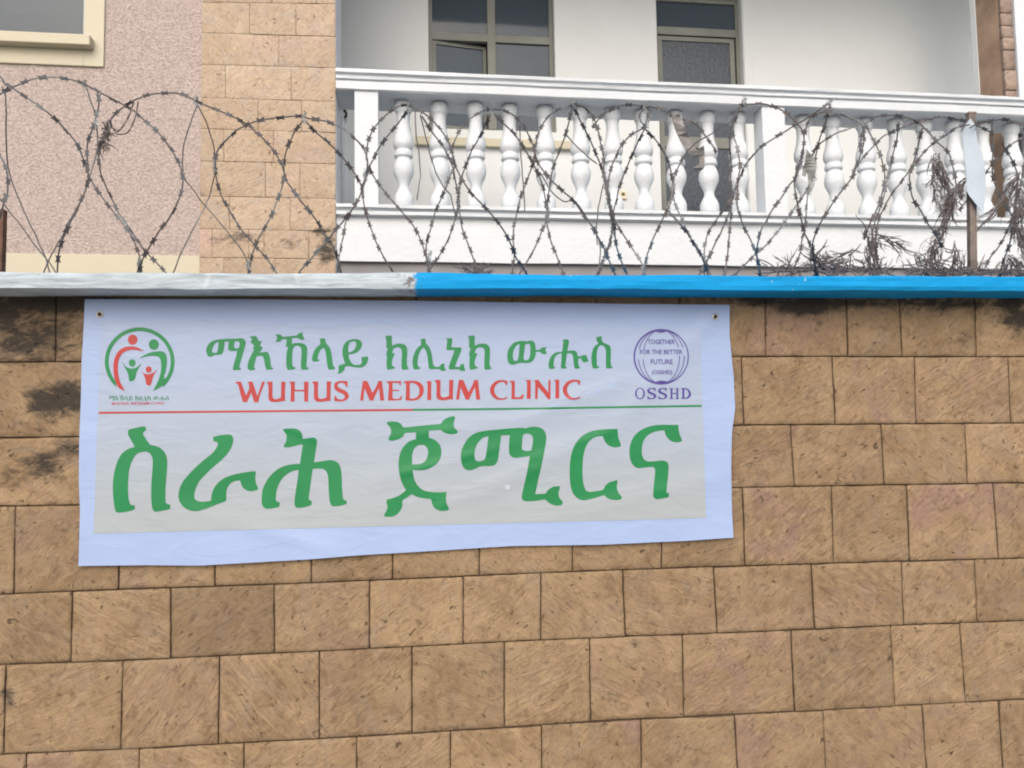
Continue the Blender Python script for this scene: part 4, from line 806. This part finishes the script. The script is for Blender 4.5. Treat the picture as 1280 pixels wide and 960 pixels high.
# ------------------------------------------------------------------ razor wire along the coping
# each strand: depth side (-1 street side, +1 house side), barbed?, trace
ST = [
 (-1, 1, [(-22,140),(-10,125),(0,118),(10,112),(25,105),(40,99),(60,96.5),(78,97.5),(95,101),(107,106),(122,114),(143,125),(165,137),(180,150),(196,164),(213,185),(223,203),(228,218),(228.5,228),(227,240),(221,255),(210,275),(198,290),(185,312),(177,330),(174,352)]),
 (1, 1, [(-20,90),(0,95),(5,103),(20,113),(45,130),(65,145),(80,160),(95,178),(103,195),(108,212),(110,218),(118,232),(130,250),(150,275),(163,293),(170,308),(175,325),(176,355)]),
 (1, 0, [(2,108),(6,117),(8,140),(8,165),(9,195),(13,220),(22,245),(35,275),(47,300),(55,318),(60,332),(66,358)]),
 (-1, 1, [(-12,188),(0,195),(5,203),(9,215),(10,225),(9,240),(6,250),(3,260),(-6,285)]),
 (.6, 0, [(-8,236),(0,248),(12,265),(25,280),(40,302),(55,320),(65,333),(80,358)]),
 (.5, 0, [(107,106),(112,122),(117,137),(120,150),(122,170),(122,185),(120,195),(116,210),(110,225),(104,245),(95,262),(85,280),(78,295),(70,308),(62,322),(55,340),(50,358)]),
 (-.5, 1, [(122,114),(124,125),(122,140),(116,160),(111,175),(109,190),(109,205),(110,220),(106,240),(98,260),(88,278),(80,295),(74,315),(72,336),(72,358)]),
 (-1, 1, [(176,356),(172,340),(175,330)]),
 (-1, 1, [(122,190),(125,178),(132,165),(135,155),(142,145),(150,137),(160,130),(170,124),(185,119),(200,116.5),(215,116),(228,118),(237,122),(245,126),(265,135),(285,143),(308,155),(322,167),(338,183),(348,198),(354,212),(357,225),(362,232),(375,250),(395,275),(405,292),(418,312),(424,332),(432,358)]),
 (1, 1, [(122,186),(125,212),(129,225),(138,245),(150,268),(165,290),(180,312),(195,328),(205,338),(222,358)]),
 (1, 0, [(228,216),(232,226),(240,235),(252,252),(278,282),(300,310),(308,325),(312,352)]),
 (-.4, 0, [(246,131),(241,145),(234,165),(229,185),(228,205),(229,215)]),
 (.7, 0, [(247,131),(256,148),(262,165),(267,180),(269,195),(270,208),(267,225),(260,250),(250,270),(240,290),(228,312),(219,334),(210,358)]),
 (-1, 1, [(269,210),(269,198),(271,190),(276,182),(285,173),(300,160),(320,152),(340,148),(360,146),(375,145),(385,148),(400,150),(415,154),(430,162),(440,170),(452,182),(458,195),(460,205),(457,220),(453,232),(450,245),(440,262),(430,275),(418,290),(405,305),(390,322),(378,336),(362,358)]),
 (1, 1, [(269,205),(270,220),(275,240),(285,260),(300,285),(320,308),(335,325),(343,337),(360,358)]),
 (.4, 1, [(381,150),(370,162),(362,178),(357,192),(355,205),(355,220),(352,235),(345,255),(337,273),(328,290),(318,310),(312,335),(308,358)]),
 (.8, 1, [(383,152),(392,163),(410,178),(425,193),(440,212),(448,225),(453,238),(455,255),(460,275),(468,298),(478,318),(488,335),(500,358)]),
 (-1, 1, [(458,200),(459,185),(462,172),(468,160),(478,148),(487,140),(498,133),(508,131),(520,136),(532,143),(545,155),(555,168),(562,180),(566,195),(570,208),(575,220),(588,240),(605,258),(620,275),(632,292),(640,308),(645,322),(655,337),(664,358)]),
 (.5, 1, [(510,137),(500,152),(486,168),(474,185),(466,200),(460,212),(455,230),(450,245),(440,262),(432,280),(428,300),(424,320),(423,338),(422,358)]),
 (1, 1, [(458,205),(464,215),(472,228),(485,245),(500,262),(515,280),(525,298),(531,315),(536,335),(538,358)]),
 (-.2, 0, [(519,138),(520,165),(523,190),(525,215),(523,235),(521,250)]),
 (.3, 0, [(525,143),(532,170),(538,195),(546,218),(556,236),(563,243),(567,260),(570,275)]),
 (.4, 1, [(527,145),(540,165),(552,180),(560,195),(566,210),(569,225),(572,240),(574,262),(578,285),(583,300),(590,318),(596,336),(600,358)]),
 (-1, 1, [(566,205),(566,188),(569,175),(576,160),(585,150),(597,142),(610,137),(622,137),(635,140),(645,147),(655,158),(662,172),(667,185),(671,200),(678,212),(690,226),(705,240),(718,252),(730,270),(740,283),(748,297),(757,315),(765,334),(776,358)]),
 (.8, 1, [(615,140),(608,155),(600,170),(590,188),(583,205),(577,222),(574,240),(572,262),(567,280),(560,300),(550,318),(538,336),(526,358)]),
 (.5, 1, [(616,141),(630,155),(645,170),(658,190),(668,207),(675,222),(680,240),(683,258),(684,280),(688,300),(695,318),(704,342),(710,358)]),
 (.2, 1, [(566,212),(560,228),(552,245),(545,262),(538,285),(534,300),(532,318),(536,336),(538,358)]),
 (-.3, 0, [(650,152),(650,180),(652,205),(654,230),(656,265)]),
 (-1, 1, [(668,205),(668,195),(669,180),(674,165),(682,150),(692,140),(703,134),(715,131),(722,131),(733,136),(741,146),(746,158),(750,175),(754,195),(755,210),(755,225),(760,245),(765,270),(768,285),(770,305),(775,322),(783,342),(790,358)]),
 (.5, 1, [(717,130),(712,148),(707,168),(702,182),(697,195),(692,210),(688,228),(685,250),(684,272),(678,288),(668,310),(653,337),(640,358)]),
 (.8, 1, [(717,133),(726,152),(735,170),(745,192),(752,210),(758,230),(762,250),(766,275),(765,290),(760,308),(750,337),(740,358)]),
 (.1, 0, [(707,168),(720,182),(735,196),(747,205)]),
 (.9, 1, [(668,198),(664,212),(655,235),(648,255),(644,275),(641,295),(643,315),(641,338),(640,358)]),
 (.2, 0, [(675,215),(690,240),(705,252),(712,251),(722,255),(735,275),(745,290),(750,310),(748,338),(746,358)]),
 (.3, 0, [(754,230),(750,250),(747,268),(746,290),(747,306)]),
 (-1, 1, [(741,160),(743,155),(748,150),(758,140),(770,134),(780,131),(792,131),(803,133),(815,134),(830,138),(842,146),(855,150),(870,155),(880,168),(888,178),(895,190)]),
 (-.6, 1, [(807,135),(800,142),(801,152),(806,158),(795,165),(785,172),(775,185),(767,202),(761,220),(759,235),(762,260),(766,280)]),
 (-.4, 1, [(809,135),(810,146),(808,152),(804,160)]),
 (.7, 1, [(806,160),(797,178),(787,200),(777,225),(771,245),(767,265),(765,290),(761,310),(756,322),(750,338),(744,358)]),
 (.4, 1, [(805,160),(815,170),(825,182),(833,198),(838,212),(841,230),(842,245),(846,260),(853,275),(862,295),(872,312),(880,325),(886,338),(892,358)]),
 (-.4, 1, [(841,230),(837,255),(833,265),(825,280),(818,295),(811,312),(806,332),(804,358)]),
 (.4, 1, [(768,275),(777,290),(790,310),(800,325),(806,338),(812,358)]),
 (-.9, 1, [(855,195),(848,210),(843,222),(840,240),(836,258),(835,262),(845,275),(857,288),(868,305),(878,322),(884,340),(890,358)]),
 (-.9, 0, [(928,130),(915,150),(900,160),(885,170),(872,177),(860,188),(854,198)]),
 (-.3, 1, [(929,126),(922,140),(917,155),(917,170),(922,185),(925,205),(923,220),(922,240),(922,255),(925,270),(930,285),(938,300),(945,318),(950,338),(955,358)]),
 (.2, 1, [(927,132),(919,145),(914,160),(912,180),(914,205),(913,225),(914,250),(913,275),(911,300),(910,318),(906,340),(904,358)]),
 (-1, 1, [(914,160),(920,142),(928,132),(942,130),(955,130),(969,134),(981.5,140.5),(994,152),(1003,163),(1005,172),(1005,182),(1003,194),(1000,207),(994,222),(986,232),(977,246),(967,260),(960,272),(953,285),(948,300),(946,315),(949,338),(952,358)]),
 (1, 1, [(1037,128),(1030,133),(1020,140),(1012,146),(1000,153),(985,162),(972,170),(955,181),(940,195),(930,210),(925,222),(918,240),(910,254),(900,268),(892,280),(885,292),(881,308),(880,325),(882,358)]),
 (-.2, 1, [(915,258),(908,275),(900,292),(892,310),(882,330),(875,342),(866,358)]),
 (-1, 1, [(1005,170),(1009,156),(1012,148),(1020,143),(1030,140),(1042,141),(1053,143),(1065,148),(1075,153),(1080,165),(1080,180),(1075,195),(1070,210),(1065,222),(1055,235),(1045,248),(1037,260),(1028,275),(1020,290),(1016,305),(1018,320),(1020,338),(1022,358)]),
 (.5, 1, [(1037,130),(1035,140),(1030,160),(1023,180),(1019,200),(1015,220),(1010,245),(1008,265),(1006,285),(1003,300),(999,320),(990,340),(984,358)]),
 (.8, 1, [(1080,153),(1075,155),(1060,162),(1045,167),(1030,176),(1018,188),(1013,200),(1010,215)]),
 (-.5, 1, [(1005,178),(1002,195),(996,212),(993,226),(994,240),(997,255),(1001,272),(1005,290),(1012,303),(1016,320),(1020,340),(1024,358)]),
 (.9, 1, [(1018,205),(1015,225),(1007,240),(997,255),(985,272),(972,290),(955,308),(940,322),(922,340),(904,358)]),
 (-1, 1, [(1075,190),(1077,172),(1080,160),(1085,152),(1095,146),(1110,144),(1125,145),(1140,149),(1150,155),(1160,165),(1172,178),(1185,190),(1190,205),(1194,222),(1196,240)]),
 (.9, 1, [(1066,215),(1072,205),(1080,195),(1095,180),(1105,170),(1120,163),(1135,156),(1150,152),(1165,148),(1178,146),(1190,148),(1205,151),(1215,155),(1228,160),(1240,166)]),
 (.3, 1, [(1123,152),(1122,170),(1117,190),(1113,210),(1108,230),(1103,250),(1098,265),(1092,285),(1088,310),(1086,340)]),
 (-.6, 1, [(1082,156),(1092,175),(1098,188),(1104,205),(1106,220),(1103,240),(1097,260),(1088,278),(1080,300)]),
 (.5, 1, [(1153,160),(1148,180),(1143,198),(1138,212),(1128,225),(1115,242),(1105,260),(1098,275),(1095,295),(1097,325),(1100,358)]),
 (-.8, 1, [(1212,156),(1195,160),(1175,174),(1160,185),(1148,200),(1138,215),(1138,235),(1142,250),(1150,262),(1160,280),(1170,293),(1178,310)]),
 (-1, 1, [(1212,160),(1220,156),(1240,151),(1255,149),(1270,153),(1282,158),(1296,170),(1310,190)]),
 (.2, 1, [(1240,152),(1240,165),(1241,190),(1240,210),(1243,228),(1250,245),(1262,265),(1270,280),(1276,300)]),
 (.9, 1, [(1292,168),(1280,172),(1265,180),(1250,194),(1240,205),(1228,222),(1215,242),(1200,262)]),
 (.6, 1, [(1252,178),(1256,186),(1265,200),(1272,220),(1271,245),(1266,270),(1256,295),(1240,320),(1228,340),(1220,358)]),
 (-.7, 1, [(1290,220),(1280,240),(1272,262),(1265,285),(1262,305),(1255,325),(1250,342),(1248,358)]),
 (.3, 1, [(1280,160),(1284,190),(1278,220),(1274,250),(1277,280),(1282,310),(1284,345)]),
]
YC0 = .11
def wp(px, py, s):
    h = min(1, max(0, (352-py)/215.0)); return W(px, py, YC0 + s*.24*sin(pi*min(1, h)))
rw = empty('razor_wire', (W(640, 338, YC0).x, YC0, 2.218)); RO = Vector(rw.location)
tag(rw, 'coils of grey rusty razor wire running along the top of the coping', 'razor wire')
barb2d = [(-.0165, .0115), (-.0050, .0068), (.0050, .0068), (.0165, .0115), (.0120, 0), (.0165, -.0115), (.0050, -.0068), (-.0050, -.0068), (-.0165, -.0115), (-.0120, 0)]
def barb(bm, p, t, roll, s):
    t = t.normalized(); v = (CAM-p).normalized(); n = (v - t*v.dot(t)).normalized(); n = (Matrix.Rotation(roll, 3, t) @ n); b = t.cross(n)
    f = [bm.verts.new(p + t*(x*s) + b*(y*s) - n*.0006 + n*(abs(y)*.25*s)) for x, y in barb2d]; g2 = [bm.verts.new(v_.co + n*.0012) for v_ in f]
    for idx in ((0, 1, 8, 9), (1, 2, 7, 8), ):
        pass
    m = len(f); order_f = [(0, 1, 9), (8, 9, 7), (1, 2, 6, 7), (9, 1, 7), (2, 3, 4), (2, 4, 6), (4, 5, 6)]
    for o_ in order_f:
        bm.faces.new([g2[i] for i in o_]); bm.faces.new([f[i] for i in reversed(o_)])
    for i in range(m): bm.faces.new((f[i], f[(i+1) % m], g2[(i+1) % m], g2[i]))
for s, bb, tr in ST:
    sp = spline(tr, 3.5); pts = []
    for i, (x, y) in enumerate(sp):
        jx = noise.noise(Vector((x*.07, y*.07, s*5)))*.9; pts.append(wp(x+jx, y+jx*.5, s))
    pts = [p if p.z > 2.217 or p.y < -.15 else Vector((p.x, p.y, 2.217)) for p in pts]
    bm = BM(); tube(bm, pts, .0031 if bb else .0026, 6)
    if bb:
        acc = random.random()*.05
        for a, b in zip(pts, pts[1:]):
            acc += (b-a).length
            if acc > .063 and a.z > 2.235:
                acc = random.uniform(-.006, .006); barb(bm, (a+b)/2, b-a, random.gauss(0, .5), random.uniform(.82, 1.08))
    obj('strand', bm, m_wire, rw, False, RO)
# wire clips where neighbouring coils are tied together
for px, py, ln in ((107, 107, 5), (246, 128, 5), (381, 148, 6), (511, 134, 6), (615, 139, 7), (717, 131, 5), (806, 136, 5), (929, 129, 5), (1036, 131, 5), (269, 206, 9), (122, 150, 8), (573, 250, 16), (765, 285, 10), (175, 330, 5), (311, 332, 5), (537, 322, 7), (457, 220, 6), (684, 270, 8), (920, 250, 10), (1017, 215, 10)):
    bm = BM()
    for kk in range(7):
        a = kk/6; q = [wp(px+3.2*cos(x*2.1+kk), py-ln+2*ln*a+2.2*sin(x*2.1), -1 if py < 180 else 0) + Vector((0, -.01+.006*sin(x*2.1), 0)) for x in range(4)]
        tube(bm, q, .0015, 4)
    obj('clip', bm, m_clip, rw, False, RO)
# ------------------------------------------------------------------ loose things caught in the wire
def twigs(bm, segs, r=.0016):
    r0_ = r
    for a, b, bend in segs:
        r = r0_
        mid = (a+b)/2 + Vector((random.gauss(0, bend), random.gauss(0, bend), random.gauss(0, bend)))
        r *= 1.1
        tube(bm, [a, (a+mid)/2+(mid-(a+b)/2)*.25, mid, (mid+b)/2+(mid-(a+b)/2)*.25, b], [r*1.2, r*1.1, r, r*.8, r*.4], 4)
def clump(label, spec, base):
    bm = BM(); o = W(base[0], base[1], YC0); o.z = 2.218
    for kind, n, p, q, w, ln in spec:
        for i in range(n):
            if kind == 'heap':                         # lying tangle between p and q
                x = random.uniform(p[0], q[0]); y = p[1] - abs(random.gauss(0, 1))*w; Y = YC0+random.uniform(-.12, .12)
                a = W(x, y, Y); d = Vector((random.gauss(0, 1), random.gauss(0, .6), random.gauss(0, .55))).normalized()*random.uniform(.4, 1)*ln
            else:                                      # bundle hanging or standing along p-q
                t = random.random(); x = p[0]+(q[0]-p[0])*t+random.gauss(0, w); y = p[1]+(q[1]-p[1])*t; Y = YC0+random.uniform(-.05, .05)
                a = W(x, y, Y); e = (W(*q, YC0)-W(*p, YC0)).normalized()
                d = (e + Vector((random.gauss(0, .28), random.gauss(0, .28), random.gauss(0, .2)))).normalized()*random.uniform(.4, 1)*ln
            b = a+d
            for z_ in (a, b): z_.z = max(z_.z, 2.2205)
            rt = random.uniform(.0010, .0026); twigs(bm, [(a, b, .006)], rt)
            for _ in range(random.choice((0, 1, 2, 3))):
                t_ = random.uniform(.25, .85); c0 = a+(b-a)*t_; c1 = c0+((b-a).normalized()+Vector((random.gauss(0, .5), random.gauss(0, .4), random.gauss(0, .5)))).normalized()*ln*random.uniform(.2, .4); c1.z = max(c1.z, 2.2205); twigs(bm, [(c0, c1, .003)], rt*.6)
    e = obj('dry_twigs', bm, m_twig, None, False, o); e.location = o
    tag(e, label, 'twigs', 'dry twig tangles caught in the wire'); return e
clump('low brown heap of dry twigs on blue coping, left of the standing twig bundle', [('heap', 70, (1012, 341), (1072, 341), 9, .11), ('heap', 40, (1016, 336), (1062, 336), 7, .09)], (1045, 338))
clump('upright bundle of dry twigs rising from the blue coping with a spiky top', [('line', 46, (1093, 350), (1091, 306), 3, .10), ('heap', 12, (1078, 304), (1100, 304), 6, .09), ('heap', 26, (1078, 341), (1108, 341), 5, .09), ('line', 14, (1092, 292), (1118, 304), 3, .1)], (1092, 338))
clump('wide dry twig tangle hanging left of the pale blue metal plate and spread below it', [('line', 60, (1205, 222), (1186, 258), 2.5, .08), ('line', 50, (1190, 246), (1175, 295), 3, .09), ('line', 34, (1170, 298), (1160, 328), 5, .09), ('line', 46, (1172, 200), (1188, 252), 3, .10), ('line', 26, (1172, 190), (1164, 228), 3, .08), ('line', 12, (1170, 225), (1172, 270), 3, .08), ('heap', 90, (1135, 342), (1215, 342), 4, .12), ('heap', 22, (1150, 332), (1185, 332), 10, .09), ('line', 10, (1192, 285), (1194, 330), 1.5, .12)], (1175, 338))
clump('dry twig tangle hanging right of the pale blue metal plate at the photo edge', [('line', 60, (1275, 222), (1270, 270), 3.5, .09), ('line', 50, (1270, 275), (1280, 305), 5, .1), ('line', 20, (1276, 215), (1255, 245), 3, .12), ('line', 12, (1258, 252), (1234, 272), 1.5, .12), ('heap', 50, (1218, 343), (1290, 343), 3, .11), ('line', 40, (1262, 318), (1275, 338), 5, .09)], (1270, 338))
clump('tiny dark wad of dead leaves on the coping just right of the blue paint edge', [('heap', 60, (586, 343), (606, 343), 5, .07)], (596, 338))
clump('few thin dead stalks lying on blue coping below the white balcony post', [('heap', 24, (965, 341), (1010, 341), 3, .13)], (985, 338))
# looped strip of bark-like plastic in the left coil
def ribbon(name, label, cat, outline, Y, m, group=None, thick=.003, curl=.05):
    c = [sum(p[i] for p in outline)/len(outline) for i in (0, 1)]; o = W(c[0], c[1], Y); bm = BM()
    lp = smooth_loop(outline); tris = tessellate_polygon([[Vector((x, -y, 0)) for x, y in lp]])
    P3 = [W(x, y, Y + curl*noise.noise(Vector((x*.06, y*.05, 2)))) for x, y in lp]
    a = [bm.verts.new(p) for p in P3]; b = [bm.verts.new(p+Vector((0, thick, 0))) for p in P3]
    for t in tris:
        f = bm.faces.new([a[i] for i in t]); f.normal_update()
        if f.normal.y > 0: f.normal_flip()
        f = bm.faces.new([b[i] for i in t]); f.normal_update()
        if f.normal.y < 0: f.normal_flip()
    n = len(a)
    for i in range(n): bm.faces.new((a[i], a[(i+1) % n], b[(i+1) % n], b[i]))
    e = obj(name, bm, m, None, False, o); e.location = o
    return tag(e, label, cat, group)
ribbon('plastic_scrap', 'torn brownish plastic strip hanging in the razor wire before the balcony door', 'plastic scrap', [(839, 142), (849, 142), (856, 158), (864, 178), (871, 187), (880, 182), (881, 200), (880, 210), (873, 215), (866, 210), (874, 205), (875, 195), (867, 196), (859, 189), (850, 175), (843, 158)], .02, m_scrap, 'plastic scraps in the wire')
ribbon('plastic_scrap', 'grey shredded plastic scrap twisted in the wire right of the balcony post', 'plastic scrap', [(1008, 186), (1013, 192), (1019, 200), (1020, 212), (1017, 222), (1014, 240), (1011, 228), (1009, 214), (1007, 221), (1003, 219), (1004, 210), (1007, 200)], .02, plain('grey_plastic', (.25, .26, .245), .6, .3, .25, 26), 'plastic scraps in the wire')
bm = BM(); o = W(150, 165, .0)
for tr in ([(167,127),(162,143),(152,160),(145,165),(140,158),(138,150)], [(173,127),(168,150),(160,165),(150,168),(140,167),(132,172),(126,180)]):
    tube(bm, [W(x, y, -.02+.02*sin(x)) for x, y in spline(tr, 2)], .0026, 6)
for i in range(60):
    t = random.random(); x = 137-12*t+random.gauss(0, 2); y = 152+38*t; a = W(x, y, random.uniform(-.05, .0)); twigs(bm, [(a, a+Vector((random.gauss(0, .018), random.gauss(0, .012), random.gauss(-.012, .02))), .004)], .002)
e = obj('dead_vine', bm, m_twig, None, False, o); e.location = o; tag(e, 'dead vine with two hanging loops wound in the left coil of wire', 'vine')

# posts that carry the wire
bm = BM(); px0 = W(3, 300, .09); box(bm, px0.x-.032, px0.x, .09, .12, 2.218, W(0, 262, .1).z)
e = obj('wire_post', bm, m_rust, None, False, (px0.x, .1, 2.218)); e.location = (px0.x, .1, 2.218); tag(e, 'rusty brown iron wire post at the left edge of the photo', 'post')
t0, t1 = W(1213.5, 142, .1), W(1213.5, 338, .1)
pr = empty('wire_post', (t1.x, .1, 2.218)); tag(pr, 'weathered flat iron wire post carrying a pale blue metal plate', 'post'); PO = Vector(pr.location)
bm = BM(); w2 = .0155; zt = t0.z
vs = []
for x, z in ((t1.x+.004, 2.218), (t0.x, zt)):
    vs.append([bm.verts.new((x+dx, y, z)) for dx, y in ((-w2, .09), (w2, .09), (w2, .112), (-w2, .112))])
for i in range(4): bm.faces.new((vs[0][i], vs[0][(i+1) % 4], vs[1][(i+1) % 4], vs[1][i]))
bm.faces.new(vs[1]); box(bm, t0.x-.018, t0.x+.018, .088, .114, zt-.004, zt+.004)
obj('bar', bm, m_postgrey, pr, False, PO)
pl = [(1203, 165), (1209, 153), (1213, 148), (1219, 156), (1222, 178), (1228, 193), (1231, 207), (1232.5, 225), (1231.5, 246), (1230, 263), (1227, 264), (1220, 255), (1212, 245), (1208.5, 239), (1208, 215), (1205, 195)]
bm = BM(); P3 = [W(x, y, .078-.018*((x-1205)/26)) for x, y in pl]; a = [bm.verts.new(p) for p in P3]; b = [bm.verts.new(p+Vector((0, .002, 0))) for p in P3]
for t in tessellate_polygon([[Vector((x, -y, 0)) for x, y in pl]]):
    f = bm.faces.new([a[i] for i in t]); f.normal_update()
    if f.normal.y > 0: f.normal_flip()
    f = bm.faces.new([b[i] for i in t]); f.normal_update()
    if f.normal.y < 0: f.normal_flip()
for i in range(len(a)): bm.faces.new((a[i], a[(i+1) % len(a)], b[(i+1) % len(a)], b[i]))
obj('plate', bm, m_plate, pr, False, PO)
